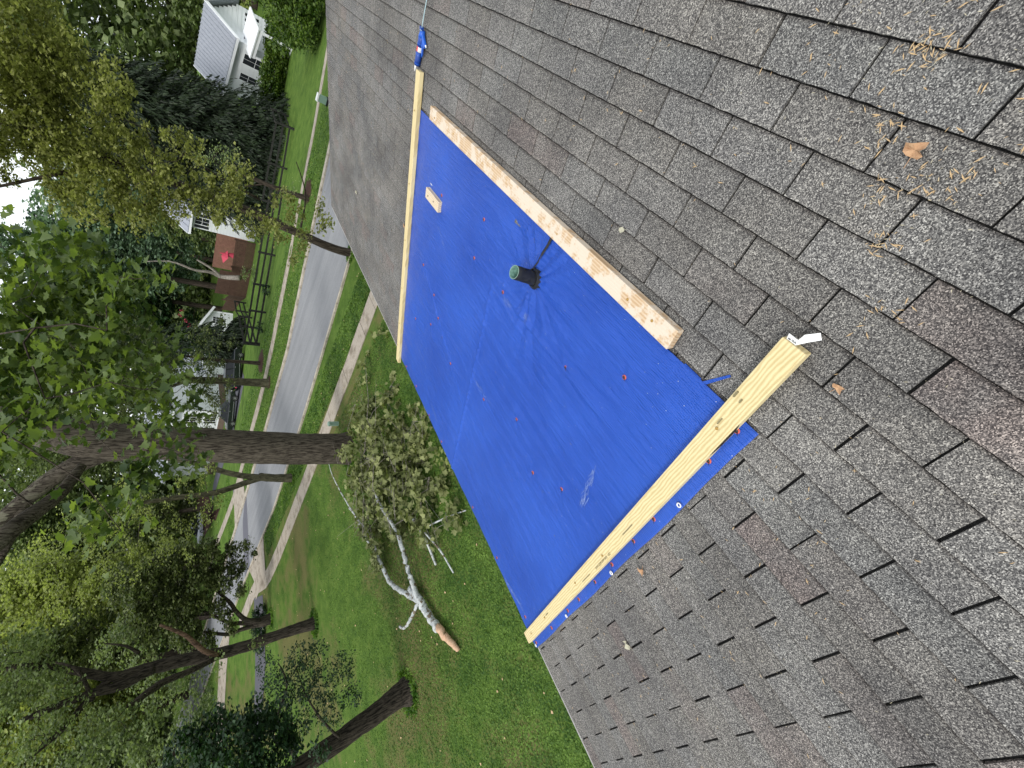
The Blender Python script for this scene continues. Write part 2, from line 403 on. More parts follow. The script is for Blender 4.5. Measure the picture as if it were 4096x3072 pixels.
M = dict(
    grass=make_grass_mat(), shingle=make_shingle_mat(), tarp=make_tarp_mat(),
    deck=speck('roof_felt', (.014, .014, .015), (.05, .048, .044), 120),
    blade=leaf_mat('grass_blade', (.040, .100, .014), (.190, .300, .055), .35, .6),
    pine_new=make_wood('treated_pine', (.52, .41, .20), (.68, .57, .32), ((.46, .36, .20), .66)),
    pine_tan=make_wood('worn_stud', (.46, .31, .18), (.58, .44, .29), ((.62, .53, .42), .46), axis='Y'),
    pine_pale=make_wood('pale_pine', (.50, .38, .24), (.68, .58, .44), ((.62, .60, .55), .6), axis='Y'),
    concrete=speck('sidewalk_concrete', (.30, .26, .21), (.42, .37, .31), 14, .9, (.20, .17, .13), 1.6),
    curb=speck('curb_concrete', (.36, .32, .25), (.50, .45, .37), 12, .9, (.22, .19, .15), 2.0),
    road=speck('road_asphalt', (.200, .205, .215), (.290, .295, .305), 30, .9, (.235, .24, .25), .5),
    patch=speck('road_patch', (.105, .105, .125), (.135, .135, .155), 25),
    drive=speck('driveway_asphalt', (.075, .075, .09), (.11, .11, .125), 20),
    mulch=speck('mulch', (.025, .014, .010), (.07, .035, .025), 12),
    white=mat('white_siding', (.72, .75, .76), .6, .3), drip=mat('drip_edge_metal', (.34, .33, .31), .5), white2=mat('white_trim', (.8, .82, .84), .5),
    cream=mat('cream_wall', (.50, .47, .40), .7), glass=mat('window_glass', (.012, .015, .018), .2, .25),
    black=mat('black_paint', (.012, .012, .012), .6), carb=mat('car_paint_black', (.008, .011, .014), .15, .7),
    cars=mat('car_paint_silver', (.45, .48, .52), .3, .6), tyre=mat('tyre_rubber', (.012, .012, .012), .8),
    rim=mat('alloy', (.35, .35, .36), .35, .5, .6), shutter=mat('black_shutter', (.015, .018, .02), .5),
    fence=speck('black_fence_board', (.014, .014, .013), (.045, .045, .04), 6),
    brown=speck('brown_fence_board', (.060, .035, .026), (.105, .062, .045), 3), redw_lit=speck('reddish_fence_sunlit', (.20, .10, .075), (.30, .155, .115), 3),  # reddish inner fence boards, lighter because sunlight is put into their colour
    rooft=speck('grey_metal_roof', (.24, .26, .30), (.36, .38, .42), 6, .6), pink=mat('red_canvas', (.52, .06, .10), .7),
    sycbark=bark_mat('sycamore_bark', (.028, .022, .016), (.135, .115, .090), (26, 26, 2.6), 1.0, .05, ((.26, .25, .18), -3.2, .5)),
    bark=bark_mat('brown_bark', (.022, .017, .013), (.085, .068, .052)),
    darkbark=bark_mat('dark_bark', (.012, .010, .008), (.075, .062, .048), (22, 22, 3), 1.0, .04),
    mossbark=bark_mat('mossy_bark', (.045, .042, .026), (.13, .12, .075), (12, 12, 3), .9, .03),
    snag=bark_mat('bare_wood', (.14, .12, .10), (.33, .30, .26)),
    pear=leaf_mat('pear_leaf', (.135, .150, .040), (.440, .460, .165), .45, .45, (1.3, 1.4, .8)),
    syc=leaf_mat('sycamore_leaf', (.040, .070, .024), (.190, .250, .085), .45, .42, (1.7, 1.8, .5)),
    pile=leaf_mat('wilted_leaf', (.095, .115, .035), (.330, .350, .150), .2, .6),
    mid=leaf_mat('mid_green_leaf', (.095, .135, .052), (.310, .375, .170), .4, .5, (1.3, 1.4, .8)),
    blue=leaf_mat('blue_green_leaf', (.110, .175, .110), (.300, .410, .280), .4, .5, (1.2, 1.3, .9)),
    yel=leaf_mat('yellow_green_leaf', (.160, .195, .050), (.440, .490, .170), .45, .5, (1.3, 1.4, .8)),
    dkl=leaf_mat('dark_leaf', (.010, .028, .010), (.040, .085, .030), .2),
    olv=leaf_mat('olive_leaf', (.050, .070, .024), (.190, .220, .085), .35, .5, (1.3, 1.5, .8)),
    spr=leaf_mat('spruce_needle', (.008, .015, .007), (.036, .058, .024), .08),
    bsp=leaf_mat('blue_spruce_needle', (.025, .060, .045), (.085, .160, .115), .1),
    arb=leaf_mat('hedge_leaf', (.030, .065, .010), (.150, .225, .030), .25),
    debris=mat('dry_leaf_bits', (.50, .36, .20), .8), deb2=mat('pale_straw', (.55, .50, .36), .8),
    dry=speck('dry_leaf', (.36, .20, .11), (.52, .33, .19), 60), palel=mat('pale_leaf', (.42, .40, .30), .8),
    capred=mat('red_cap', (.60, .12, .07), .45, .35), capblk=mat('screw_head', (.012, .012, .014), .35, .5),
    grom=mat('grommet', (.75, .76, .78), .3, .5, .4), pvc=speck('black_rubber_sleeve', (.014, .015, .018), (.030, .032, .036), 30, .5),
    green=speck('green_plastic_inside', (.04, .10, .08), (.16, .30, .25), 45, .5),
    gunb=mat('blue_caulk_gun', (.012, .10, .50), .35, .5), tube=mat('blue_cartridge', (.008, .045, .26), .3, .5),
    rod=mat('steel_rod', (.45, .62, .65), .3, .5, .3), wht=mat('white_plastic', (.8, .8, .78), .4), red=mat('red_label', (.62, .04, .04), .45),
    util=mat('green_utility_box', (.22, .33, .26), .6), shoe=speck('shoe_canvas', (.06, .065, .055), (.09, .095, .08), 80),
    brass=mat('brass_screw', (.45, .28, .08), .4, .5, .5), fresh=speck('torn_wood', (.50, .30, .18), (.66, .46, .32), 20),
    scuff=mat('pale_scuff', (.20, .28, .55), .7), ink=mat('grade_stamp_ink', (.20, .17, .09), .8), inkb=mat('tag_print', (.05, .05, .07), .7), umb=mat('pink_blossom', (.55, .05, .12), .7),
)
N = NT(M['road']); src = N.p.inputs['Base Color'].links[0].from_socket
rs = N.noise(N.mapping(N.pos(), (.12, 2.2, 1)), 1.0, 4); ck = N.noise(N.mapping(N.pos(), (.9, 1.6, 1)), .8, 8, .75)
c = N.mix(1, src, N.ramp(rs, [(.35, (.86, .86, .87)), (.65, (1.05, 1.05, 1.04))]), 'MULTIPLY')
N.col(N.mix(N.ramp(ck, [(.497, (0, 0, 0)), (.500, (.7, .7, .7)), (.503, (0, 0, 0))]), c, (.10, .10, .11)))
m = bark_mat('white_branch_bark', (.40, .43, .44), (.62, .64, .62), (9, 9, 9), .3, .01); M['pale'] = m
N = NT(m); src = N.p.inputs['Base Color'].links[0].from_socket
N.col(N.mix(N.ramp(N.noise(N.pos(), 6.5, 4), [(.56, (0, 0, 0)), (.60, (1, 1, 1))]), src, (.16, .13, .09)))

# ================================================================ SETTING
# ground sheet
xs = np.concatenate([np.linspace(-600, -70, 20), np.linspace(-65, 40, 106), np.linspace(60, 500, 12)])
ys = np.concatenate([np.linspace(-300, -20, 12), np.linspace(-15, 110, 126), np.linspace(130, 800, 16)])
mb = MB()
for y in ys:
    for x in xs:
        mb.v.append((float(x), float(y), gz(y)))
nx = len(xs)
mb.f = [(j * nx + i, j * nx + i + 1, (j + 1) * nx + i + 1, (j + 1) * nx + i) for j in range(len(ys) - 1) for i in range(nx - 1)]
g = mb.build('ground', M['grass']); g['kind'] = 'structure'

YN = lambda x: float(np.interp(x, [-200, -45, -30, -20, -12, 0, 60], [19.5, 19.3, 18.8, 19.5, 20.5, 22.4, 34]))
YF = lambda x: float(np.interp(x, [-200, -45, -30, -21, -14, -8, 0, 60], [25.2, 25.2, 25.3, 25.8, 27.6, 29.0, 31.0, 43]))
ZG = -6.5
def strip(fa, fb, x0, x1, n, z, name, m_, zf=None):
    q = MB(); X = np.linspace(x0, x1, n)
    for x in X:
        q.v.append((x, fa(x), z)); q.v.append((x, fb(x), z))
    q.f = [(2 * i, 2 * i + 2, 2 * i + 3, 2 * i + 1) for i in range(n - 1)]
    o = q.build(name, m_); o['kind'] = 'structure'; return o
strip(YN, YF, -200, 60, 131, ZG + .012, 'road', M['road'])
def kerb(f, off0, off1, x0, x1, step, name):
    root = empty(name, (x0, f(x0), ZG)); root['kind'] = 'structure'
    x = x0
    while x < x1:
        a, b_ = x + .008, x + step - .008
        q = MB(); q.hexa([(a, f(a) + off0, ZG - .05), (b_, f(b_) + off0, ZG - .05), (b_, f(b_) + off1, ZG - .05), (a, f(a) + off1, ZG - .05),
                          (a, f(a) + off0, ZG + .10), (b_, f(b_) + off0, ZG + .10), (b_, f(b_) + off1, ZG + .10), (a, f(a) + off1, ZG + .10)])
        o = q.build('kerb_stone', M['curb'], root); x += step
kerb(YF, 0.0, .42, -75, -4, 3.0, 'far_kerb'); kerb(YN, -.17, 0.0, -75, -6, 3.0, 'near_kerb')
# sidewalks of separate concrete slabs
def walk(fc, wd, x0, x1, step, name):
    root = empty(name, (x0, fc(x0), gz(fc(x0)))); root['kind'] = 'structure'
    x = x0
    while x < x1 - .1:
        a, b_ = x + .012, x + step - .012; q = MB(); dz = rnd.uniform(0.022, .04)
        qs = [(a, fc(a) - wd / 2), (b_, fc(b_) - wd / 2), (b_, fc(b_) + wd / 2), (a, fc(a) + wd / 2)]
        q.hexa([(X_, Y_, gz(Y_) - .1) for X_, Y_ in qs] + [(X_, Y_, gz(Y_) + dz) for X_, Y_ in qs])
        q.build('slab', M['concrete'], root); x += step
NSW = lambda x: float(np.interp(x, [-60, -46, -39, -35, -31, -26, -19, -14, -8], [18.2, 16.9, 16.9, 15.6, 15.5, 15.7, 16.0, 16.25, 16.7]))
FSW = lambda x: float(np.interp(x, [-80, -54, -44.5, -28.5, -25, -17.5, -11.6, -8.2, -4.3, 5], [32, 30.2, 28.8, 29.3, 29.8, 31.5, 33.9, 35.2, 37.5, 43]))
walk(NSW, 1.15, -46, -8, 1.5, 'near_sidewalk'); walk(FSW, 1.05, -62, -2, 1.5, 'far_sidewalk')

def poly(name, pts, m_, dz):
    q = MB(); q.v = [(x, y, gz(y) + dz) for x, y in pts]; q.f = [tuple(range(len(pts)))]
    me = q.mesh(name)
    o = link(name, me, None, m_); o['kind'] = 'structure'; return o
poly('road_patch', [(-38.2, 25.2), (-39.3, 25.2), (-40.7, 24.2), (-41.4, 22.2), (-42.0, 19.3), (-39.9, 19.3), (-39.3, 21.2), (-38.8, 23.1)], M['patch'], .017)
poly('driveway_apron', [(-34.2, 19.0), (-40.2, 19.2), (-38.6, 17.2), (-38.9, 15.9), (-35.0, 16.0)], M['concrete'], .040)
poly('near_driveway', [(-39.5, 16.3), (-36.6, 15.2), (-38.2, 10.8), (-41.7, 7.8), (-46, 2), (-50, 4), (-43.8, 8.6), (-41.4, 12)], M['drive'], .030)
poly('far_apron', [(-44.2, 25.7), (-38.6, 25.7), (-38.6, 28.5), (-43.2, 29.0)], M['concrete'], .045)
poly('far_driveway', [(-43.6, 29.3), (-38.6, 28.2), (-37.6, 31.8), (-36.2, 39.5), (-38.5, 43.5), (-62, 43.5), (-62, 40.5), (-44.8, 37.8)], M['drive'], .030)
poly('side_street', [(-50, 19), (-54, 16), (-60.5, 9), (-70, -4), (-74, -2), (-64, 11), (-57, 19.4)], M['concrete'], .028)
poly('mulch_bed', [(-56, 34), (-52, 33.2), (-70, 40), (-84, 52), (-90, 60), (-70, 48)], M['mulch'], .030)

# ================================================================ OUR HOUSE AND ROOF
V0, U0, TW, EX = 1.6383, 0.4762, .3048, .127
rake = lambda uu: 7.66 - .165 * uu
EAVE = -3.245
house = empty('house', (3.5, 2, -6.5), 'house under the dark grey shingled roof with the blue tarp', 'house')
mb = MB()
for (x0, x1) in ((EAVE, 4.2),):
    A = [RP(-5, x0, -.012), RP(rake(x0) + .0, x0, -.012), RP(rake(x1), x1, -.012), RP(-5, x1, -.012)]
    B = [RP(-5, x0, -.16), RP(rake(x0), x0, -.16), RP(rake(x1), x1, -.16), RP(-5, x1, -.16)]
    mb.hexa(B + A)
rx = 4.2 * CS; rz = 4.2 * SN
mb.hexa([(rx, -5, rz - .20), (rx, rake(4.2), rz - .20), (2 * rx + 3, rake(4.2), rz - .2 - (rx + 3) * SN / CS), (2 * rx + 3, -5, rz - .2 - (rx + 3) * SN / CS),
         (rx, -5, rz - .03), (rx, rake(4.2), rz - .03), (2 * rx + 3, rake(4.2), rz - .03 - (rx + 3) * SN / CS), (2 * rx + 3, -5, rz - .03 - (rx + 3) * SN / CS)])
roof = mb.build('roof', M['deck'], house)
MB().box(EAVE * CS + .4, 8.6, -4.7, 7.6, -6.6, -1.2).build('wall', M['white'], house)
mb = MB(); mb.roofbox(-5, rake(EAVE) + .005, EAVE - .012, EAVE + .02, -.012, -.004); mb.roofbox(-5, rake(EAVE) + .005, EAVE - .012, EAVE - .009, -.07, -.0045)
mb.build('drip_edge', M['drip'], house)

def shingle_mesh(seed):
    q = random.Random(seed); w2 = TW - .0085; L = EX - .0045; n = 13
    lo = [(w2 * i / (n - 1), q.uniform(-.0020, .0018)) for i in range(n)]
    top = [(x, L) for x, _ in reversed(lo[::4])]
    ring = lo + top; k = len(ring)
    f_h = lambda y: .0085 - .0062 * max(0, y) / L
    lift = (q.choice([0, 0, .003]), q.choice([0, 0, .0025]))
    V_ = [(x, y, f_h(y) + (lift[0] * max(0, 1 - x / .06) + lift[1] * max(0, 1 - (w2 - x) / .06)) * (y < .01) + q.uniform(-.0004, .0004)) for x, y in ring] + [(x, y, -.006) for x, y in ring]
    F = [tuple(range(k))] + [(i, i + k, (i + 1) % k + k, (i + 1) % k) for i in range(k)]
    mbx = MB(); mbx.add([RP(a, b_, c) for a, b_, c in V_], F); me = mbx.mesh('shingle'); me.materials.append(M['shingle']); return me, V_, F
SHM = [shingle_mesh(s) for s in range(6)]
cells = []
for j in range(-30, 30):
    for i in range(-24, 24):
        uu = U0 + j * EX; off = .5 if j % 2 else 0
        v_ = V0 - (i + off) * TW - TW + .0035
        if uu < EAVE - .03 or uu > 3.9 or v_ < -1.6 or v_ > rake(uu): continue
        if .55 < v_ < 3.3 and -3.4 < uu < -.6: continue
        c = np.array(RP(v_ + TW / 2, uu + EX / 2)) - EYE
        q = CAMW.T @ c
        area = 0
        if q[2] > .25:
            X_, Y_ = q[0] / q[2] * FPX + 2048, q[1] / q[2] * FPX + 1536
            if -60 < X_ < 4156 and -60 < Y_ < 3132: area = abs(q[2]) ** -3
        elif q[2] < -.3: area = -1
        hid = (.29 < v_ + .15 < 3.9 and -3.3 < uu + .06 < -.43)
        cells.append((0 if hid else area, v_, uu, j))
cells.sort(reverse=True)
rest = MB(); kept = 0
for kk, (ar, v_, uu, j) in enumerate(cells):
    var = rnd.randrange(6); v2 = v_ + rnd.uniform(-.0015, .0015)
    if kept < 300 and ar > 0 and v2 + TW < rake(uu):
        o = link('shingle', SHM[var][0], None); o.parent = roof
        o.location = RP(v2, uu); kept += 1
    elif ar >= 0:
        wv = min(1, (rake(uu) - v_) / TW)
        if wv <= .03: continue
        rest.add([RP(v2 + a * wv, uu + b_, c) for a, b_, c in SHM[var][1]], SHM[var][2])
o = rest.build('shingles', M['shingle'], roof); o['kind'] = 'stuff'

# ================================================================ TARP
TV0, TV1, TU0, TU1 = .292, 3.90, -3.235, -.428
PIPE = (1.715, -.707)
def tarp_h(v_, uu):
    h = .016
    dx, dy = v_ - PIPE[0], uu - PIPE[1]; d = math.hypot(dx, dy); an = math.atan2(dy, dx)
    h += .020 * math.exp(-(d / .16) ** 2)
    # radiating creases
    h += .011 * math.exp(-(d / .45) ** 1.5) * (math.sin(an * 13 + 1.3 * math.sin(an * 5 + d * 6)) ** 3) * min(1, d / .08)
    # tension ridges
    def ridge(p, q, wd, ht, seed=0):
        ax, ay = p; bx, by = q; L = math.hypot(bx - ax, by - ay)
        t = ((v_ - ax) * (bx - ax) + (uu - ay) * (by - ay)) / L ** 2
        if t < -.05 or t > 1.05: return 0
        s_ = abs((v_ - ax) * (by - ay) - (uu - ay) * (bx - ax)) / L
        s_ += .006 * math.sin(t * 13 + seed)
        return ht * math.exp(-(s_ / wd) ** 2) * max(0, math.sin(math.pi * min(1, max(0, t)))) ** .6
    h += ridge((2.10, -1.0), (.75, -.98), .015, .017) + ridge((2.05, -1.08), (1.0, -1.15), .012, .006, 2) + ridge((1.65, -.95), (.6, -.80), .014, .006, 3)
    h += ridge((3.5, -1.58), (2.35, -2.28), .014, .009, 1) + ridge((2.6, -2.1), (1.9, -2.5), .01, .004, 5) + ridge((2.55, -1.0), (1.9, -.95), .012, .006, 7)
    h += ridge((1.80, -.45), (1.76, -.66), .012, .008, 4) + ridge((1.95, -.47), (1.80, -.64), .010, .008, 8) + ridge((2.1, -.6), (1.85, -.72), .010, .007, 9)
    # rope-like hem seam running down the sheet
    s_ = abs(v_ - (2.17 + .03 * (uu + 1.1)))
    if uu < -1.05: h += .007 * math.exp(-(s_ / .016) ** 2) * (1 + .5 * math.sin(uu * 95))
    # parallel slack waves
    h += .0040 * math.sin(uu * 55 + 5 * math.sin(v_ * 1.4) + 2 * math.sin(v_ * 4)) * max(0, 1 - abs(v_ - 1.3) / 1.1) * max(0, 1 - abs(uu + 1.5) / 1.4)
    h += .003 * math.sin(v_ * 3.1 + uu * 1.7) + .0012 * math.sin(v_ * 23 + uu * 9) + .0010 * math.sin(uu * 41 - v_ * 5)
    return h
nv, nu = 361, 300
tv = np.linspace(TV0, TV1, nv); tu = np.linspace(TU0, TU1, nu)
mb = MB()
for b_ in tu:
    for a in tv:
        e = min(1, (a - TV0) / .05, (TV1 - a) / .05, (TU1 - b_) / .05)
        aa = a + (.004 * math.sin(b_ * 7) if a > 3.8 or a < .32 else 0)
        h = tarp_h(a, b_)
        if abs(a - (1.70 + (b_ + .43) * -.36)) < .011 and b_ > -.63: h -= .012      # the cut from edge to pipe
        mb.v.append(RP(aa, b_ + .004 * math.sin(a * 5) * (b_ > -.5), .010 + (h - .010) * max(.15, e)))
n0 = len(mb.v)
for k, (du, dh) in enumerate([(-.022, -.004), (-.028, -.03), (-.026, -.09)]):   # folds down over the eave
    for a in tv: mb.v.append(RP(a, TU0 + du, dh + .002 * math.sin(a * 9)))
TVG, TUG = np.meshgrid(tv, tu)
dh_ = np.zeros_like(TVG)
NAILS = [(3.436, -1.629), (3.112, -1.757), (2.946, -1.906), (2.796, -2.018), (2.552, -2.136), (3.508, -2.332), (3.104, -2.1), (2.493, -1.012), (2.015, -0.991), (1.9, -1.941), (1.457, -1.684), (1.229, -0.965), (0.869, -0.697), (1.111, -1.865), (0.851, -1.671)]
for k, (a, b_) in enumerate(NAILS):     # the sheet puckers round every nail
    d = np.hypot(TVG - a, TUG - b_); an = np.arctan2(TUG - b_, TVG - a)
    dh_ += np.exp(-(d / .10) ** 1.4) * .0028 * np.sin(an * 5 + k) * np.clip(d / .02, 0, 1) - .004 * np.exp(-(d / .018) ** 2)
    dh_ += .005 * np.exp(-((TUG - b_ - .02 * np.sin(TVG * 9 + k)) / .010) ** 2) * np.exp(-(np.abs(TVG - a) / .22) ** 2) * (1 if k % 2 else .5)
# crumple field, finer near the pipe
dp = np.hypot(TVG - PIPE[0], TUG - PIPE[1])
dh_ += .0035 * np.exp(-(dp / .6) ** 2) * np.sin(TVG * 60 + 9 * np.sin(TUG * 21) + 4 * np.sin(TVG * 13)) * np.sin(TUG * 47 + 5 * np.sin(TVG * 17))
dh_ += .0022 * np.sin(TUG * 33 + 3 * np.sin(TVG * 2.1)) * np.sin(TVG * 1.7 + 2 * np.sin(TUG * 3)) ** 2
dh_ += .006 * np.exp(-((TUG + 1.45 + .25 * (TVG - 2)) / .012) ** 2) * ((TVG > 2.3) & (TVG < 3.2)) * np.sin((TVG - 2.3) / .9 * np.pi)
dh_ = dh_.ravel()
for k in range(len(dh_)):
    x, y, z = mb.v[k]; mb.v[k] = (x - SN * dh_[k], y, z + CS * dh_[k])
mb.f = [(j * nv + i, j * nv + i + 1, (j + 1) * nv + i + 1, (j + 1) * nv + i) for j in range(nu - 1) for i in range(nv - 1)]
def rr_(k): return n0 + k * nv
mb.f += [(rr_(0) + i, rr_(0) + i + 1, i + 1, i) for i in range(nv - 1)]
mb.f += [(rr_(k + 1) + i, rr_(k + 1) + i + 1, rr_(k) + i + 1, rr_(k) + i) for k in range(2) for i in range(nv - 1)]
SCUFFS = [(.73, -1.29, .68, -1.567, 60), (.84, -3.20, .56, -3.13, 50), (2.118, -1.915, 1.792, -1.883, 22), (2.0, -1.024, 1.895, -1.041, 14), (1.739, -.96, 1.653, -.964, 14), (3.3, -2.6, 3.0, -2.75, 12), (2.8, -3.0, 2.6, -3.05, 14), (3.2, -1.1, 2.9, -1.3, 8)]
tarp_root = empty('tarp', RP(2.1, -1.8, .02), 'large blue tarp fastened over the shingles down to the eave', 'tarp')
o = mb.build('sheet', M['tarp'], tarp_root, True)
q = o.modifiers.new('thick', 'SOLIDIFY'); q.thickness = .0012; q.offset = -1
for (gv, gu) in [(.31, -3.205), (.307, -2.456), (.303, -1.692), (.307, -.942)]:
    c = RP(gv, gu, tarp_h(gv, gu) * .5 + .014)
    MB().lathe(c, [(.006, 0), (.0075, .003), (.011, .003), (.0125, 0)], 16, (-SN, 0, CS)).build('grommet', M['grom'], tarp_root, True)
q = MB(); th_ = lambda a, b_: tarp_h(a, b_) + .0035
P_ = [(1.698, -.430, .010), (1.706, -.48, .011), (1.722, -.54, .010), (1.738, -.60, .008), (1.745, -.645, .004)]
for a, b_, w_ in P_: q.v += [RP(a - w_, b_, th_(a, b_)), RP(a + w_, b_, th_(a, b_))]
q.f = [(2 * i, 2 * i + 1, 2 * i + 3, 2 * i + 2) for i in range(4)]; q.build('slit_gap', M['deck'], tarp_root)
q = MB(); p2 = [RP(a + w_ * 1.2, b_, th_(a, b_) + .001) for a, b_, w_ in P_]; q.tube(p2, [.004, .005, .005, .004, .002], 6); q.build('slit_lip', M['tarp'], tarp_root, True)
q = MB()
for (a0, b0, a1, b1, n_) in SCUFFS:
    for k in range(n_):
        t = rnd.random(); a = a0 + (a1 - a0) * t + rnd.gauss(0, .012); b_ = b0 + (b1 - b0) * t + rnd.gauss(0, .012); L_ = rnd.uniform(.008, .035); w_ = rnd.uniform(.0006, .0016); an = math.atan2(b1 - b0, a1 - a0) + rnd.gauss(0, .25)
        ca_, sa_ = math.cos(an), math.sin(an); hh = tarp_h(a, b_) + .0045
        q.add([RP(a + x * ca_ - y * sa_, b_ + x * sa_ + y * ca_, hh) for x, y in ((-L_, -w_), (L_, -w_ * .3), (L_, w_ * .3), (-L_, w_))], [(0, 1, 2, 3)])
o = q.build('scuff_marks', M['scuff'], tarp_root); o['kind'] = 'stuff'
# torn strip of tarp edge showing beyond the board
MB().roofbox(.575, .665, -.437, -.424, .008, .012).build('edge_scrap', M['tarp'], tarp_root)
mb = MB(); mb.hexa([RP(.545, -.425, .009), RP(.565, -.43, .009), RP(.500, -.33, .009), RP(.492, -.335, .009), RP(.545, -.425, .013), RP(.565, -.43, .013), RP(.500, -.33, .013), RP(.492, -.335, .013)])
mb.build('edge_scrap', M['tarp'], tarp_root)

# cap nails
NAILS = [(3.436, -1.629), (3.112, -1.757), (2.946, -1.906), (2.796, -2.018), (2.552, -2.136), (3.508, -2.332), (3.104, -2.1), (2.493, -1.012), (2.015, -0.991), (1.9, -1.941), (1.457, -1.684), (1.229, -0.965), (0.869, -0.697), (1.111, -1.865), (0.851, -1.671), (3.668, -3.20), (3.297, -3.19), (2.833, -3.20), (2.431, -3.19), (1.596, -3.19), (3.21, -0.861), (2.46, -0.699), (1.059, -3.18), (0.522, -3.156), (0.325, -3.19), (0.322, -2.782), (0.327, -2.41), (0.328, -2.191), (0.332, -1.901), (0.334, -1.65), (0.338, -1.364), (0.342, -1.137), (0.350, -0.473), (0.347, -0.66)]
nm1 = MB().lathe((0, 0, 0), [(0, .0045), (.0062, .0045), (.0105, .0035), (.0125, 0)], 14, (-SN, 0, CS)).mesh('cap'); nm1.materials.append(M['capred'])
def blob_mesh(seed):
    q = random.Random(seed); mbn = MB()
    mbn.lathe((0, 0, 0), [(0, .0075), (.004, .007), (.0075 * q.uniform(.9, 1.1), .005), (.0085, .0042)], 9, (-SN, 0, CS))
    for k in range(2):
        a = q.uniform(-.6, .6); mbn.tube([(.002, -.004, .005), (-.008 * math.cos(a), -.012, .006), (-.012, -.016 + q.uniform(-.006, .006), .004)], [.0018, .0014, .0006], 4)
    me = mbn.mesh('screw'); me.materials.append(M['capblk']); return me
nm2 = [blob_mesh(s) for s in range(4)]
def nail_label(k, v_, uu):
    if v_ < .37 and uu > -3.3:
        nb = sum(1 for a, b_ in NAILS if a < .37 and b_ > uu)
        return ['first', 'second', 'third', 'fourth', 'fifth', 'sixth', 'seventh', 'eighth', 'ninth', 'tenth', 'eleventh'][min(nb, 10)] + ' red cap nail down the tarp hem beside the near plank, counted from uphill'
    if uu < -3.1:
        nb = sum(1 for a, b_ in NAILS if b_ < -3.1 and a > v_)
        return ['first', 'second', 'third', 'fourth', 'fifth', 'sixth', 'seventh'][nb] + ' red cap nail along the eave edge, counted from the far batten'
    near = {8: 'red cap nail at the crease head beside the vent pipe', 11: 'red cap nail in the middle of the long shiny tarp crease', 12: 'red cap nail nearest the end of the worn board',
            20: 'red cap nail just beside the small wood block', 21: 'red cap nail between small wood block and vent pipe, close to worn board', 7: 'red cap nail on open tarp between far batten and vent pipe',
            0: 'red cap nail at the batten end of the thin white crease', 1: 'second red cap nail on the thin white crease from the batten', 2: 'third red cap nail on the thin white crease', 3: 'fourth red cap nail on the thin white crease',
            4: 'red cap nail at the open tarp end of the thin white crease', 5: 'lone red cap nail closest to the far batten', 6: 'red cap nail just off the thin white crease on the batten side',
            9: 'red cap nail beside the rubbed grey scratch in tarp centre', 10: 'red cap nail in the tarp centre past the rope-like seam', 13: 'red cap nail with a white curl, toward the near board', 14: 'red cap nail beside the pale scuff mark on the tarp'}
    return near[k]
for k, (v_, uu) in enumerate(NAILS):
    e = min(1, (v_ - TV0) / .05, (TV1 - v_) / .05); hh = .010 + (tarp_h(v_, uu) - .010) * max(.15, e)
    t = empty('cap_nail', RP(v_, uu, hh + .0006), nail_label(k, v_, uu), 'cap nail', 'red cap nails holding the tarp')
    a = link('cap', nm1, None); a.parent = t
    b2 = link('screw', nm2[k % 4], None); b2.parent = t

# ================================================================ BOARDS
def board(name, label, v0, v1, u0, u1, m_, h0=.0, th=.038, skew=0.0, axis='U', cat='board'):
    root = empty(name, RP((v0 + v1) / 2, (u0 + u1) / 2, 0), label, cat)
    n = 14; q = MB()
    for i in range(n):
        t = i / (n - 1)
        if axis == 'U': a = [(v0 + skew * t, u0 + (u1 - u0) * t), (v1 + skew * t, u0 + (u1 - u0) * t)]
        else: a = [(v0 + (v1 - v0) * t, u0 + skew * t), (v0 + (v1 - v0) * t, u1 + skew * t)]
        bow = h0 + .004 * math.sin(t * 3.1)
        for (A, B) in a:
            for h in (bow, bow + th): q.v.append(RP(A, B, h))
    for i in range(n - 1):
        k = 4 * i
        q.f += [(k, k + 4, k + 5, k + 1), (k + 2, k + 3, k + 7, k + 6), (k + 1, k + 5, k + 7, k + 3), (k, k + 2, k + 6, k + 4)]
    q.f += [(0, 1, 3, 2), (4 * n - 4, 4 * n - 2, 4 * n - 1, 4 * n - 3)]
    bmm = bmesh.new(); me = q.mesh(name); bmm.from_mesh(me); bmesh.ops.recalc_face_normals(bmm, faces=bmm.faces); bmm.to_mesh(me); bmm.free()
    o = link('plank', me, root, m_); bevel(o, .004, 2)
    return root
def screws(root, pts, h, r_=.0055, m_=None):
    for (v_, uu) in pts:
        MB().lathe(RP(v_, uu, h), [(0, .0012), (r_ * .55, .0012), (r_ * .75, .003), (r_, .0028), (r_ * 1.15, 0)], 12, (-SN, 0, CS)).build('screw', m_ or M['brass'], root)
near = board('lumber_plank', 'long yellow treated plank nearest the camera, with a white tag on its end', .350, .437, -.095, -3.262, M['pine_new'], .012)
screws(near, [(.395, -.50), (.39, -1.62), (.40, -2.05), (.395, -2.72), (.39, -3.1)], .056)
# waney chipped corner, knots
q = MB(); q.add([RP(.3475, -.42, .0515), RP(.3475, -.62, .0515), RP(.3475, -.56, .030), RP(.3475, -.47, .030)], [(0, 1, 2, 3)]); q.build('wane', M['bark'], near)
for (kv, ku, ka, kb) in [(.426, -.345, .026, .003), (.398, -.352, .016, .002), (.405, -.47, .030, .0015), (.385, -1.30, .11, .0018), (.372, -1.9, .12, .0015), (.4, -2.66, .05, .002)]:
    MB().roofbox(kv - kb, kv + kb, ku - ka / 2, ku + ka / 2, .050 + .0, .0572 if 1 else 0).build('knot', M['ink'], near)
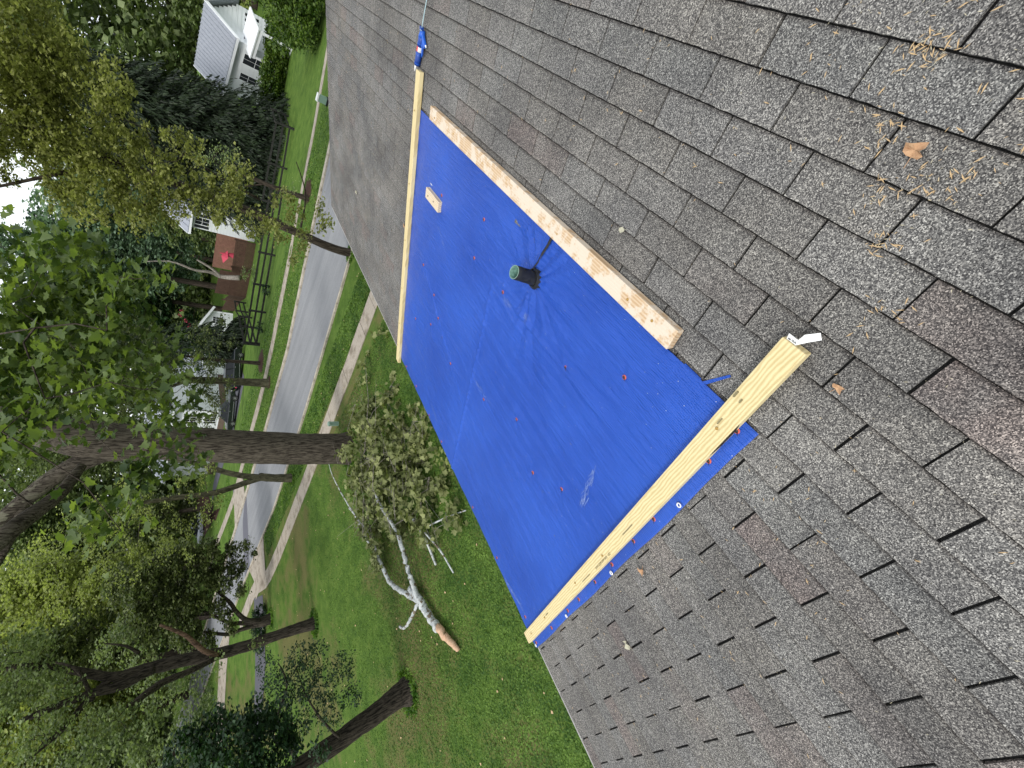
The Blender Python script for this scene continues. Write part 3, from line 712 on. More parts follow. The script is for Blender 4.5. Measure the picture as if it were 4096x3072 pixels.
# faint grade stamp
def text(body, size, mat_, parent, org, ex, ey):
    cu = bpy.data.curves.new('lettering', 'FONT'); cu.body = body; cu.size = size; cu.extrude = 0.0002
    o = bpy.data.objects.new('lettering', cu); COL.objects.link(o); cu.materials.append(mat_)
    bpy.context.view_layer.update(); me = bpy.data.meshes.new_from_object(o.evaluated_get(bpy.context.evaluated_depsgraph_get()))
    bpy.data.objects.remove(o); o = bpy.data.objects.new('lettering', me); COL.objects.link(o)
    ex, ey = Vector(ex).normalized(), Vector(ey).normalized(); ez = ex.cross(ey)
    mw = Matrix(((ex.x, ey.x, ez.x, org[0]), (ex.y, ey.y, ez.y, org[1]), (ex.z, ey.z, ez.z, org[2]), (0, 0, 0, 1)))
    o.parent = parent; o.matrix_parent_inverse = parent_inv(parent); o.matrix_basis = mw
    return o
UD = (CS, 0, SN)
text("S-P-F 2239 SYP AVS   GC", .020, M['ink'], near, RP(.362, -1.75, .0562), UD, (0, 1, 0))
# white tag stapled to the end
tagm = MB()
tagm.add([RP(.425, -.093, .046), RP(.392, -.093, .046), RP(.392, -.070, .060), RP(.425, -.070, .060), RP(.372, -.066, .040), RP(.392, -.052, .046), RP(.350, -.040, .036), RP(.365, -.024, .040)],
         [(0, 1, 2, 3), (1, 4, 5, 2), (4, 6, 7, 5)])
tg = tagm.build('paper_tag', M['wht'], near); sd = tg.modifiers.new('t', 'SOLIDIFY'); sd.thickness = .0006
MB().add([RP(.420, -.0895, .0490), RP(.412, -.0895, .0490), RP(.412, -.0845, .0520), RP(.420, -.0845, .0520)], [(0, 1, 2, 3)]).build('tag_print', M['inkb'], near)
text("GA", .011, M['inkb'], near, RP(.408, -.088, .0502), (0, -1, 0), Vector(RP(0, .023, .014)))

far = board('lumber_plank', 'yellow treated batten along the far edge of the tarp', 3.835, 3.922, -.172, -3.33, M['pine_new'], .012, skew=.045)
screws(far, [(3.88, -.45), (3.89, -1.05), (3.90, -1.62), (3.905, -2.2), (3.91, -2.7), (3.92, -3.05)], .056)
worn = board('lumber_plank', 'worn tan stud with plaster stains along the upper edge of the tarp', .745, 3.535, -.412, -.318, M['pine_tan'], .014, .040, axis='V')
screws(worn, [(.87, -.36), (1.03, -.365), (1.62, -.37), (2.15, -.36), (2.55, -.37), (3.05, -.36), (3.42, -.37)], .056)
blk = empty('wood_block', RP(3.33, -.94, .01), 'small pale wood block with two holes lying on the tarp', 'wood block')
q = MB(); q.roofbox(3.175, 3.470, -.990, -.902, .016, .054); bevel(q.build('block', M['pine_pale'], blk), .004, 2)
screws(blk, [(3.41, -.955), (3.28, -.945)], .0535, .006, M['bark'])
q = MB(); q.add([RP(3.43, -.898, .014), RP(3.20, -.898, .014), RP(3.22, -.868, .013), RP(3.36, -.862, .013), RP(3.44, -.872, .017), RP(3.47, -.868, .02), RP(3.44, -.885, .015)], [(0, 1, 2, 3, 4, 5, 6)])
o = q.build('sealant_smear', M['wht'], blk); sd = o.modifiers.new('t', 'SOLIDIFY'); sd.thickness = .008

# ================================================================ VENT PIPE
pv = empty('vent_pipe', RP(PIPE[0], PIPE[1], 0), 'short black vent pipe standing up through the blue tarp', 'vent pipe')
c = RP(*PIPE)
mb = MB(); n = 32
prof = [(0.048, -.03), (.046, .01), (.0425, .035), (.0405, .05), (.0418, .075), (.0395, .09), (.0412, .12), (.0398, .14), (.0405, .165), (.0396, .198), (.0385, .1985)]
mb.lathe(c, prof, n); o = mb.build('sleeve', M['pvc'], pv, True)
mb = MB(); mb.lathe(c, [(.0385, .199), (.036, .199), (.0355, .12), (.0355, .02), (0, .02)], n); mb.build('inner_wall', M['green'], pv, True)
mb = MB(); mb.lathe(c, [(.0392, .1985), (.0392, .2005), (.0366, .2005), (.0366, .196)], n); mb.build('rim', M['util'], pv, True)
q = random.Random(5); mb = MB()
for k in range(7):
    ring = []
    for t in range(25):
        a = 2 * math.pi * t / 24; rr = .050 + .004 * k * .5 + q.uniform(-.002, .002)
        x_, y_ = math.cos(a) * rr, math.sin(a) * rr
        ring.append((c[0] + x_, c[1] + y_, c[2] + .052 - .005 * k + x_ * SN / CS + q.uniform(-.002, .002)))
    mb.tube(ring, [.0042] * 25, 5, False)
mb.build('flashing_collar', M['pvc'], pv, True)
mb = MB()
for k in range(16):   # crumples of the sleeve
    a0 = q.uniform(-2.6, .4); z0_ = q.uniform(.05, .15); pts = []
    for t in range(6):
        a = a0 + t * q.uniform(.06, .2); pts.append((c[0] + math.cos(a) * .0408, c[1] + math.sin(a) * .0408, c[2] + z0_ + t * q.uniform(-.006, .010)))
    mb.tube(pts, [.0008, .002, .0026, .0024, .0016, .0006], 5)
mb.build('sleeve_wrinkle', M['pvc'], pv, True)

# ================================================================ CAULKING GUN
gun = empty('caulking_gun', RP(3.9, -.05, 0), 'blue caulking gun with a red and white cartridge band and steel rod', 'caulking gun')
A_ = Vector(RP(3.955, -.150, .030)); B_ = Vector(RP(3.880, .080, .030)); dv = (B_ - A_).normalized(); nrm = Vector((-SN, 0, CS))
def gp(t, side=0.0, hh=0.0):   # t metres from nozzle end, side toward camera, hh up
    sd_ = dv.cross(nrm).normalized()
    return A_ + dv * t + sd_ * side + nrm * hh
def gtube(t0, t1, r0, r1=None, name='x', m_=None, n=20, side=0, hh=0):
    r1 = r1 or r0
    return MB().tube([gp(t0, side, hh), gp((t0 + t1) / 2, side, hh), gp(t1, side, hh)], [r0, (r0 + r1) / 2, r1], n).build(name, m_, gun, True)
gtube(0, .098, .0245, name='cartridge', m_=M['tube']); gtube(.098, .132, .0243, name='label_band', m_=M['wht']); gtube(.132, .205, .0245, name='cartridge', m_=M['tube'])
sgn = 1 if (dv.cross(nrm)).dot(Vector(EYE) - A_) > 0 else -1
q = MB(); sd_ = dv.cross(nrm).normalized() * sgn
for i in range(9):
    a = math.radians(58 + i * 12); 
    for t in (.098, .132): q.v.append(tuple(gp(t) + (sd_ * math.cos(a) + nrm * math.sin(a)) * .0247))
q.f = [(2 * i, 2 * i + 1, 2 * i + 3, 2 * i + 2) for i in range(8)]; q.build('red_label', M['red'], gun)
q = MB()
for i in range(4):
    a = math.radians(140 + i * 9)
    for t in (.004, .200): q.v.append(tuple(gp(t) + (sd_ * math.cos(a) + nrm * math.sin(a)) * .0249))
q.f = [(2 * i, 2 * i + 1, 2 * i + 3, 2 * i + 2) for i in range(3)]; q.build('white_label_strip', M['wht'], gun)
for t in (.012, .075, .085, .15, .19): gtube(t, t + .004, .0258, name='cradle_rib', m_=M['gunb'])
gtube(-.045, 0, .005, .009, name='nozzle', m_=M['wht'], hh=.012)
gtube(.198, .238, .0262, .018, name='rear_frame', m_=M['gunb'])
q = MB()
hs = lambda t, s_, h: tuple(A_ + dv * t + sd_ * s_ + nrm * h)
q.hexa([hs(.20, .012, -.008), hs(.235, .008, -.008), hs(.185, .090, -.016), hs(.158, .078, -.016), hs(.20, .012, .012), hs(.235, .008, .012), hs(.185, .090, .004), hs(.158, .078, .004)])
bevel(q.build('handle', M['gunb'], gun), .004, 2)
q = MB(); q.tube([hs(.187, .086, -.005), hs(.178, .098, -.006)], [.006, .0055], 8); q.build('handle_tip', M['wht'], gun)
q = MB(); q.tube([hs(.195, .022, 0), hs(.15, .040, 0), hs(.105, .050, -.004), hs(.085, .052, -.006)], [.006, .007, .007, .004], 6); q.build('trigger', M['gunb'], gun, True)
q = MB(); q.tube([hs(.195, .032, -.004), hs(.15, .055, -.004), hs(.10, .062, -.008)], [.004, .005, .003], 6); q.build('trigger', M['tube'], gun, True)
q = MB(); q.tube([hs(.20, 0, .010), hs(.30, .002, .012), hs(.50, .004, .010), hs(.62, .006, .010)], [.0032] * 4, 8); q.build('plunger_rod', M['rod'], gun, True)
q = MB(); q.tube([hs(.238, -.010, .020), hs(.245, .022, .018)], [.0022, .0022], 6); q.build('release_lever', M['rod'], gun)
q = MB(); q.box(0, 0, 0, 0, 0, 0); q = MB(); q.hexa([hs(.225, -.018, -.004), hs(.258, -.020, -.004), hs(.258, .004, -.004), hs(.225, .008, -.004), hs(.225, -.018, .020), hs(.258, -.020, .024), hs(.258, .004, .020), hs(.225, .008, .018)])
bevel(q.build('rear_tab', M['tube'], gun), .003, 1)

# shoe of the person standing on the roof, only its toe reaches the picture's right edge
sr = empty('shoe', RP(-.1, .18, 0), 'grey canvas shoe toe at the right edge of the picture', 'shoe')
def shoe_ring(t, w_, h_, h0):
    n = 16; c_ = SHT - .29 * t
    return [RP(c_, .195 + math.cos(6.2832 * k / n) * w_, .009 + h0 + (h_ / 2) * (1 + math.sin(6.2832 * k / n))) for k in range(n)]
SHT = .016
def loft(rings):
    q = MB(); n = len(rings[0])
    for r_ in rings: q.v += [tuple(p) for p in r_]
    for i in range(len(rings) - 1):
        for k in range(n): q.f.append((i * n + k, i * n + (k + 1) % n, (i + 1) * n + (k + 1) % n, (i + 1) * n + k))
    q.f += [tuple(range(n))[::-1], tuple((len(rings) - 1) * n + k for k in range(n))]; return q
loft([shoe_ring(0, .012, .02, .012), shoe_ring(.03, .028, .036, .010), shoe_ring(.10, .040, .05, .01), shoe_ring(.25, .047, .062, .01), shoe_ring(.5, .044, .085, .01), shoe_ring(.75, .036, .11, .01), shoe_ring(1, .030, .10, .01)]).build('upper', M['shoe'], sr, True)
loft([shoe_ring(-.012, .018, .02, 0), shoe_ring(.03, .038, .022, 0), shoe_ring(.12, .048, .022, 0), shoe_ring(.3, .052, .022, 0), shoe_ring(.6, .042, .022, 0), shoe_ring(1.01, .036, .022, 0)]).build('sole', M['tyre'], sr, True)

# ================================================================ DEBRIS ON THE ROOF
DN = {}
def roof_leaf(name, label, v_, uu, size, m_, seed, cat='leaf', h=.010, group=None):
    q = random.Random(seed); mb = MB(); n = 12; pts = []
    for i in range(n):
        a = 2 * math.pi * i / n; rr = size * (.48 + .12 * math.cos(3 * a + seed) + q.uniform(-.14, .14))
        pts.append((a, rr))
    a0 = q.uniform(0, 6)
    mb.v = [RP(v_, uu, h + size * .10)]
    for a, rr in pts: mb.v.append(RP(v_ + rr * math.cos(a + a0), uu + rr * .7 * math.sin(a + a0), h + q.uniform(0, size * .34)))
    mb.f = [(0, i + 1, (i + 1) % n + 1) for i in range(n)]
    o = mb.build(name, m_); o.modifiers.new('t', 'SOLIDIFY').thickness = .0006
    mb2 = MB(); mb2.tube([RP(v_, uu, h + .004), RP(v_ + size * .8 * math.cos(a0), uu + size * .8 * math.sin(a0), h + .003)], [.0010, .0006], 4).build('stem', m_, o)
    return tag(o, label, cat, group)
G_ = 'dry leaves lying on the shingles'
roof_leaf('dry_leaf', 'crumpled tan leaf on the near shingles, the largest one there', .50, .425, .050, M['dry'], 1, group=G_)
roof_leaf('dry_leaf', 'pale grey-green leaf scrap above the worn stud', 1.262, -.165, .036, M['palel'], 2, group=G_)
roof_leaf('dry_leaf', 'curled brown leaf with a long stalk near the tagged plank end', .232, -.128, .034, M['dry'], 3, group=G_)
roof_leaf('dry_leaf', 'rust brown leaf on the shingles beside the tarp hem', .208, -1.452, .048, M['dry'], 4, group=G_)
roof_leaf('dry_leaf', 'yellowish leaf near the far road side of the roof', 6.15, -2.1, .06, M['palel'], 5, group=G_)
roof_leaf('dry_leaf', 'brown leaf just outside the far batten', 4.08, -1.55, .045, M['dry'], 6, group=G_)
roof_leaf('dry_leaf', 'pale leaf low on the shingles left of the near plank', -.02, -1.95, .055, M['palel'], 7, group=G_)
P = []; D_ = []
def clusters(lst):
    for (v_, uu, sp, n) in lst:
        for k in range(n):
            P.append((v_ + rnd.gauss(0, sp), uu + rnd.gauss(0, sp)))
clusters([(.64, .63, .05, 46), (.62, .60, .02, 40), (.60, .44, .05, 40), (.39, .40, .035, 34), (.44, .36, .03, 30), (.42, .23, .02, 34), (.50, .31, .02, 22), (.45, .52, .12, 50), (.28, .10, .06, 30), (.85, .62, .08, 30), (1.0, .35, .12, 26), (1.55, .25, .14, 24),
          (.02, -.5, .3, 60), (-.05, -1.0, .3, 60), (0, -1.7, .35, 60), (-.1, -2.4, .3, 50), (5.2, -1.4, .7, 200), (6.4, -1.0, .6, 150), (6.9, -.3, .5, 150), (5.9, -2.4, .5, 120), (4.6, -.5, .4, 60), (2.2, .3, .5, 40), (3.0, .2, .5, 30), (6.8, .6, .6, 100), (5.4, .4, .5, 60)])
V_ = np.array([(-.5, -.05, 0), (-.1, .07, .1), (.5, .03, 0), (.1, -.07, .1)])
def litter(name, pts, size, m_):
    mbx = MB()
    for (v_, uu) in pts:
        a = rnd.uniform(0, 6.28); s_ = size * rnd.uniform(.35, 1.3); h = .009
        if .28 < v_ < 3.93 and -3.3 < uu < -.28: continue
        if v_ > rake(uu) - .05: continue
        ca, sa = math.cos(a), math.sin(a)
        mbx.add([RP(v_ + (x * ca - y * sa) * s_, uu + (x * sa + y * ca) * s_, h + z * s_ * .5) for x, y, z in V_], [(0, 1, 2, 3)])
    o = mbx.build(name, m_); o['kind'] = 'stuff'; return o
litter('dry_leaf_litter', P[::2] + P[1::3], .019, M['debris']); litter('straw_litter', P[1::2] + [(rnd.uniform(-.6, 7.5), rnd.uniform(-3.1, 1.6)) for _ in range(1500)], .009, M['deb2'])
# litter caught in the slots
P2 = []
for _ in range(500):
    j = rnd.randrange(-28, 8); i = rnd.randrange(-20, 7); off = .5 if j % 2 else 0
    P2.append((V0 - (i + off) * TW + rnd.gauss(0, .004), U0 + j * EX + rnd.uniform(0, EX)))
litter('slot_litter', P2, .012, M['debris'])
# little bits on the tarp
mbx = MB()
for _ in range(55):
    v_, uu = rnd.uniform(.5, 3.7), rnd.uniform(-3.1, -.5); a = rnd.uniform(0, 6.28); s_ = rnd.uniform(.006, .016); hh = tarp_h(v_, uu) + .002
    mbx.add([RP(v_ + (x * math.cos(a) - y * math.sin(a)) * s_, uu + (x * math.sin(a) + y * math.cos(a)) * s_, hh + z * s_) for x, y, z in V_], [(0, 1, 2, 3)])
o = mbx.build('tarp_litter', M['deb2']); o['kind'] = 'stuff'


# ================================================================ TREES
def A(px, py, D): return at(px, py, D)
def BL(lst): return [(at(x, y, D), r_) for x, y, D, r_ in lst]
def G0(X, Y): return (X, Y, gz(Y) - .1)

# --- the big sycamore in front of the street
t0 = G0(-16.4, 13.0)
tr = [([t0, (-16.4, 13.0, -6.0), (-16.35, 13.05, -4.5), (-16.2, 13.2, -2), (-16.05, 13.45, .5), (-15.95, 13.55, 2.4), (-15.6, 14.0, 4.2), (-15.2, 14.6, 7), (-15, 15, 12)], [.85, .76, .71, .68, .66, .70, .55, .45, .3]),
      ([(-16.05, 13.4, 1.8), (-16.6, 12.8, 3.2), (-17.4, 11.9, 4.3), (-18.4, 10.6, 5.6), (-19.6, 9.2, 7.5)], [.40, .27, .22, .19, .16]),
      ([(-17.2, 12.1, 4.0), (-17.9, 10.9, 4.3), (-18.9, 9.6, 4.9)], [.14, .12, .08]),
      ([A(178, 1005, 15.5), A(130, 1065, 15.2), A(60, 1118, 14.9), A(0, 1165, 14.6), A(-160, 1290, 14.5)], [.09, .14, .17, .19, .22]),
      ([A(-160, 1290, 14.5), (-15.2, 13.5, 11)], [.22, .28])]
blobs = BL([(60, 620, 13, .9), (20, 650, 13, 1.5), (30, 760, 13, 1.7), (20, 870, 13, 1.4), (-20, 960, 13, .7), (130, 600, 12.5, 1.0), (130, 720, 12.5, 1.4), (140, 840, 12.5, 1.3),
            (230, 620, 12, .8), (250, 720, 12, 1.1), (260, 810, 12, 1.1), (330, 720, 11.5, .6), (350, 800, 11.5, .7), (360, 880, 11.5, .75), (400, 900, 11, .4), (410, 970, 11, .35),
            (300, 960, 11, .45), (330, 1040, 11, .45), (250, 1110, 10.5, .55), (350, 1000, 11, .3), (200, 1120, 10.5, .35),
            (120, 545, 11, .35), (-120, 700, 14, 2.2), (-160, 900, 14, 1.8), (180, 540, 12, .45), (300, 610, 12, .5)])
near_l = BL([(110, 690, 8, .7), (40, 820, 8, .6), (240, 590, 8.5, .3), (40, 930, 8, .35), (180, 880, 8, .5), (330, 580, 8.5, .3), (400, 830, 8.5, .3), (290, 1130, 8, .3)])
syc, SP, SC = tree('sycamore_tree', 'big sycamore with a thick straight grey trunk between lawn and street', 'tree', tr, blobs, M['syc'], M['sycbark'], .165, SYC, per=15, clump=.42, nleaf=18, tw=3, twr=.035, upb=.35, wob=.035, sides=20, base=t0)
P, C = crown_points(near_l, 12, .22, 8); mbt = MB(); twigs(mbt, C, [A(-60, 800, 11), A(-100, 1000, 12), A(40, 700, 12), A(200, 800, 12)], 3, .018, 5)
mbt.build('branch', M['bark'], syc, True)
d_ = np.linalg.norm(P - EYE, axis=1); order = np.argsort(d_)
one = leaf_mesh('leaf', np.zeros((1, 3)), 1.0, SYC, .6); one.materials.append(M['syc'])
for k in order[:270]:
    o = link('leaf', one, None); o.parent = syc; o.matrix_parent_inverse = parent_inv(syc)
    o.location = P[k]; o.rotation_euler = (rnd.uniform(-.7, .7), rnd.uniform(-.3, 1.0), rnd.uniform(0, 6.28)); s_ = rnd.uniform(.12, .22); o.scale = (s_, s_, s_)
o = link('foliage', leaf_mesh('foliage', P[order[270:]], .18, SYC, .35), syc, M['syc']); o['kind'] = 'stuff'

# --- yellow-green street tree by the roof corner
t0 = G0(-9.9, 20.9)
tr = [([t0, (-9.9, 20.9, -5.5), (-9.6, 21.0, -3.6), (-9.25, 21.1, -1.3), (-9.05, 21.1, .6), (-8.95, 21.15, 2.2), (-8.75, 21.25, 4.0), (-8.7, 21.2, 6), (-8.5, 21.4, 10)], [.24, .20, .19, .175, .17, .15, .13, .1, .06]),
      ([(-9.1, 21.1, .2), (-10, 20.6, 1.6), (-11, 20.0, 3.2)], [.09, .06, .03]), ([(-9.0, 21.1, 1), (-8.0, 21.6, 2.2), (-6.6, 22, 3.4)], [.09, .06, .03]),
      ([(-8.9, 21.2, 2.6), (-9.8, 20.4, 4.2), (-10.8, 19.6, 6)], [.08, .06, .03]), ([A(560, 430, 22.9), A(470, 380, 21.6), A(400, 330, 20.5)], [.06, .04, .02]), ([A(650, 490, 22.9), A(660, 420, 21.5), A(640, 350, 20.8)], [.05, .03, .015])]
blobs = BL([(-60, 60, 22, 2.6), (30, 60, 22, 1.1), (60, 20, 22, 1.0), (30, 170, 22, 1.2), (110, 130, 21, .8), (140, 190, 22, 1.2), (60, 260, 22, 1.3), (160, 290, 22, 1.3), (240, 180, 20.5, .75), (260, 260, 21, .9), (240, 340, 22, 1.2),
            (130, 370, 23, 1.0), (210, 420, 22, 1.1), (150, 440, 23, .7), (90, 350, 23, .5), (300, 420, 22, 1.0), (330, 350, 21, .9), (360, 440, 21.5, .8), (300, 470, 21, .6), (420, 400, 21, .75), (420, 330, 20.5, .5), (450, 450, 21, .7),
            (500, 430, 20.5, .6), (520, 370, 20.5, .5), (480, 390, 21, .6), (560, 480, 20.5, .5), (610, 430, 20.5, .45), (530, 500, 20, .45), (600, 500, 20, .5), (640, 470, 20.2, .45), (660, 520, 19.8, .45), (700, 480, 20, .4), (640, 560, 19.8, .3), (690, 450, 20.5, .3),
            (-40, 310, 22, .8), (20, 300, 22, .5), (-150, 200, 23, 3), (370, 300, 20.5, .4), (160, 90, 21, .45)])
tree('street_tree', 'yellow-green street tree with a slim leaning trunk beside the roof corner', 'tree', tr, blobs, M['pear'], M['bark'], .125, QUAD, per=46, clump=.25, nleaf=34, tw=9, twr=.018, upb=.4, wob=.05, base=t0)

# --- dark forked tree on the left of the lawn
t0 = G0(-26.2, 8.6)
tr = [([t0, A(660, 1352, 27.5), A(600, 1372, 27.5), A(514, 1401, 27.5), A(444, 1417, 27.4), A(370, 1432, 27.3), A(308, 1447, 27.2), A(240, 1462, 27), A(150, 1446, 27), A(60, 1440, 27), A(-40, 1445, 27), A(-200, 1440, 27)], [.40, .29, .25, .26, .28, .27, .24, .18, .14, .12, .10, .08]),
      ([A(330, 1442, 27.2), A(260, 1480, 27), A(190, 1500, 26.8), A(110, 1530, 26.5), A(40, 1560, 26.5)], [.26, .20, .15, .12, .08]),
      ([A(240, 1465, 27), A(190, 1512, 27), A(140, 1570, 26.6), A(60, 1640, 26.6)], [.14, .13, .11, .07]),
      ([A(500, 1405, 27.4), A(420, 1445, 26.5), A(350, 1475, 26), A(300, 1510, 25.5), A(270, 1530, 25.3)], [.10, .12, .14, .12, .05]),
      ([A(200, 1512, 27), A(170, 1450, 26), A(120, 1430, 26)], [.08, .06, .03]),
      ([A(300, 1410, 27), A(270, 1395, 26.6), A(225, 1390, 26.5)], [.08, .05, .02])]
blobs = BL([(60, 1420, 27, 1.3), (60, 1550, 26, 1.6), (150, 1620, 26, 1.6), (220, 1560, 25, .9), (260, 1630, 25, 1.2), (340, 1600, 24, 1.1), (-60, 1480, 27, 2), (120, 1480, 28, .8), (300, 1540, 25, .6), (400, 1560, 24, .6), (420, 1460, 29, .7), (430, 1530, 29, .9), (400, 1610, 29, 1.1), (350, 1490, 29, 1.0), (440, 1640, 28, .8), (300, 1450, 29, .8), (250, 1400, 30, 1.0), (560, 1385, 27, .35), (470, 1430, 26.6, .35)])
tree('forked_tree', 'dark twisted forked tree at the left edge of the lawn', 'tree', tr, blobs, M['mid'], M['darkbark'], .14, QUAD, per=30, clump=.36, nleaf=26, tw=5, twr=.02, wob=.08, base=t0)
bs = empty('broken_branch', tuple(A(445, 1410, 27)), 'broken brown stub of a branch hanging on the dark forked tree', 'branch')
p2, r2 = resample([A(470, 1415, 27.0), A(440, 1405, 26.7), A(400, 1372, 26.4), A(345, 1350, 26.2)], [.13, .11, .09, .05], 14); q = MB(); q.tube(p2, r2, 8, True, .1, 3); q.build('limb', bark_mat('brown_broken', (.05, .03, .02), (.19, .12, .08)), bs, True)

# --- trunk on the near left with leafy low boughs
t0 = G0(-17.5, 2.4)
tr = [([t0, (-17.5, 2.4, -6.2), (-17.5, 2.25, -5.4), (-17.5, 2.1, -4.5), (-17.5, 1.9, -3.2), (-17.45, 1.7, -1), (-17.4, 1.5, 3), (-17.4, 1.4, 8)], [.60, .40, .33, .30, .28, .25, .2, .15]),
      ([A(740, 1600, 17.5), A(700, 1560, 17), A(660, 1500, 16.8), A(640, 1440, 16.8)], [.05, .035, .02, .01]), ([A(640, 1640, 17.4), A(600, 1560, 16.8), A(620, 1480, 16.8), A(600, 1430, 16.6)], [.06, .04, .025, .01])]
blobs = BL([(560, 1620, 15, .9), (500, 1640, 15, .9), (610, 1640, 15, .6), (540, 1560, 16, .5), (600, 1540, 16, .4), (460, 1600, 16, .7), (640, 1590, 15.5, .35), (690, 1620, 15.5, .25), (420, 1650, 16, .9)])
sp = BL([(640, 1470, 17, .75), (690, 1480, 17, .7), (600, 1500, 17, .6), (740, 1440, 17, .5), (650, 1420, 17.4, .5), (710, 1540, 16.8, .5), (760, 1500, 17, .4), (580, 1440, 17.4, .4), (690, 1400, 17.6, .35), (640, 1560, 16.6, .5)])
lt, _, _ = tree('leaning_tree', 'dark trunk standing alone on the near lawn at the lower left', 'tree', tr, blobs, M['dkl'], M['darkbark'], .12, QUAD, per=90, clump=.20, nleaf=26, tw=7, twr=.015, wob=.06, base=t0)
P, C = crown_points(sp, 330, .13, 6); mbt = MB(); twigs(mbt, C, [A(640, 1440, 16.8), A(660, 1500, 16.8), A(600, 1560, 16.8), A(700, 1560, 17)], 6, .008, 8); mbt.build('twig', M['darkbark'], lt)
o = link('low_spray', leaf_mesh('low_spray', P, .075, QUAD, .3), lt, M['dkl']); o['kind'] = 'stuff'

# --- multi-stemmed tree over the driveway
t0 = G0(-35.2, 12.8)
tr = [([t0, A(560, 1345, 37.3), A(548, 1345, 37.3)], [.42, .3, .25]),
      ([A(560, 1342, 37.2), A(530, 1338, 37), A(508, 1318, 36.8), A(495, 1300, 36.6), A(450, 1260, 36.5)], [.20, .15, .13, .12, .07]),
      ([A(552, 1346, 37.3), A(520, 1346, 37.3), A(495, 1345, 37.3), A(440, 1320, 37)], [.18, .14, .12, .07]), ([A(552, 1350, 37.3), A(520, 1360, 37.3), A(492, 1370, 37.5), A(440, 1365, 37.5)], [.18, .13, .12, .07]),
      ([A(508, 1318, 36.8), A(490, 1325, 36.9), A(420, 1330, 37)], [.08, .06, .04])]
blobs = BL([(350, 1225, 37, 1.3), (330, 1290, 37, 1.5), (400, 1215, 36.5, 1.1), (430, 1270, 36.5, 1.3), (390, 1320, 37, 1.4), (460, 1215, 36, .8), (480, 1250, 36, .9), (500, 1190, 36, .55), (530, 1180, 35.8, .4), (510, 1225, 36, .6), (520, 1270, 36, .5), (450, 1180, 36, .6), (300, 1350, 38, 1.4), (270, 1260, 38, 1.3),
            (470, 1310, 36.5, .6), (400, 1370, 37.5, 1.0), (450, 1385, 37.5, .6), (548, 1195, 35.8, .22), (490, 1330, 36.6, .35), (500, 1355, 37, .4)])
tree('garden_tree', 'dark leafy many-stemmed tree beside the driveway mouth', 'tree', tr, blobs, M['olv'], M['darkbark'], .19, QUAD, per=60, clump=.30, nleaf=30, tw=14, twr=.02, base=t0)

# --- street trees across the road
t0 = G0(-26.5, 28.2)
tr = [([t0, (-26.5, 28.2, -5.4), (-26.5, 28.2, -3.5), (-26.45, 28.1, -1), (-26.4, 28.1, 2), (-26.2, 28.3, 7)], [.42, .30, .27, .25, .2, .12]), ([(-26.4, 28.1, -1.5), (-27.2, 27.6, .5), (-28, 27, 3)], [.12, .1, .06])]
blobs = BL([(430, 720, 37.5, .8), (440, 770, 37.5, .9), (468, 790, 37.5, .6), (460, 740, 37.5, .6), (455, 840, 37.3, .7), (380, 800, 38, 1.3), (440, 830, 37.5, 1.0), (460, 880, 37.5, .8), (500, 740, 37.5, .35), (495, 830, 37.2, .4), (300, 760, 38, 2), (300, 880, 38, 2), (180, 700, 39, 3), (180, 860, 39, 3), (60, 780, 39, 3.2), (430, 910, 38, .9), (480, 700, 38, .25), (478, 850, 37.2, .4), (40, 950, 39, 3)])
tree('street_tree', 'mossy far kerb trunk right of the big sycamore, before the black car', 'tree', tr, blobs, M['olv'], M['mossbark'], .17, QUAD, per=20, clump=.42, nleaf=32, tw=6, twr=.03, base=t0)
t0 = G0(-25.2, 17.75)
tr = [([t0, (-25.2, 17.75, -6.1), (-25.1, 17.8, -5.2), (-25.0, 17.9, -4.5)], [.36, .27, .25, .24]),
      ([(-25.05, 17.85, -4.7), A(520, 1027, 30.8), A(480, 1018, 31), A(432, 1003, 31.3), A(330, 985, 31.5), A(200, 960, 31.5)], [.2, .17, .16, .15, .12, .1]),
      ([(-25.05, 17.85, -4.7), A(530, 1043, 30.8), A(490, 1057, 30.6), A(455, 1066, 30.4), A(380, 1075, 30.4), A(280, 1090, 30)], [.2, .17, .17, .16, .14, .08])]
blobs = BL([(440, 1040, 30, .35), (455, 1010, 30, .28), (400, 1040, 30, .6), (420, 1100, 30, .8), (380, 1150, 30, 1.0), (440, 1120, 29.5, .4), (330, 1080, 30.5, 1.0), (320, 1180, 30, 1.2), (240, 1120, 31, 1.3), (250, 1220, 31, 1.4), (130, 1180, 31, 1.7), (60, 1300, 31, 1.7), (150, 1300, 31, 1.2), (270, 1060, 31, .8), (400, 1200, 30, .4), (40, 1230, 31, 1.2), (470, 1080, 30, .25)])
tree('street_tree', 'kerbside tree forking low in a V, left of the big sycamore', 'tree', tr, blobs, M['yel'], M['mossbark'], .14, QUAD, per=12, clump=.4, nleaf=28, tw=5, twr=.03, base=t0)
t0 = G0(-27.6, 31.9)
tree('small_tree', 'small tree on a dark mulch ring across the road', 'tree', [([t0, (-27.6, 31.9, -5.6), (-27.6, 31.9, -3.2), (-27.5, 32, -1)], [.24, .15, .13, .08])], [((-27.6, 31.9, -1.7), 1.8), ((-28.4, 31.5, -.6), 1.5), ((-26.6, 32.3, -.8), 1.3), ((-27.3, 31.8, .9), 1.6)], M['dkl'], M['bark'], .16, QUAD, per=12, clump=.35, nleaf=30, tw=6, base=t0)
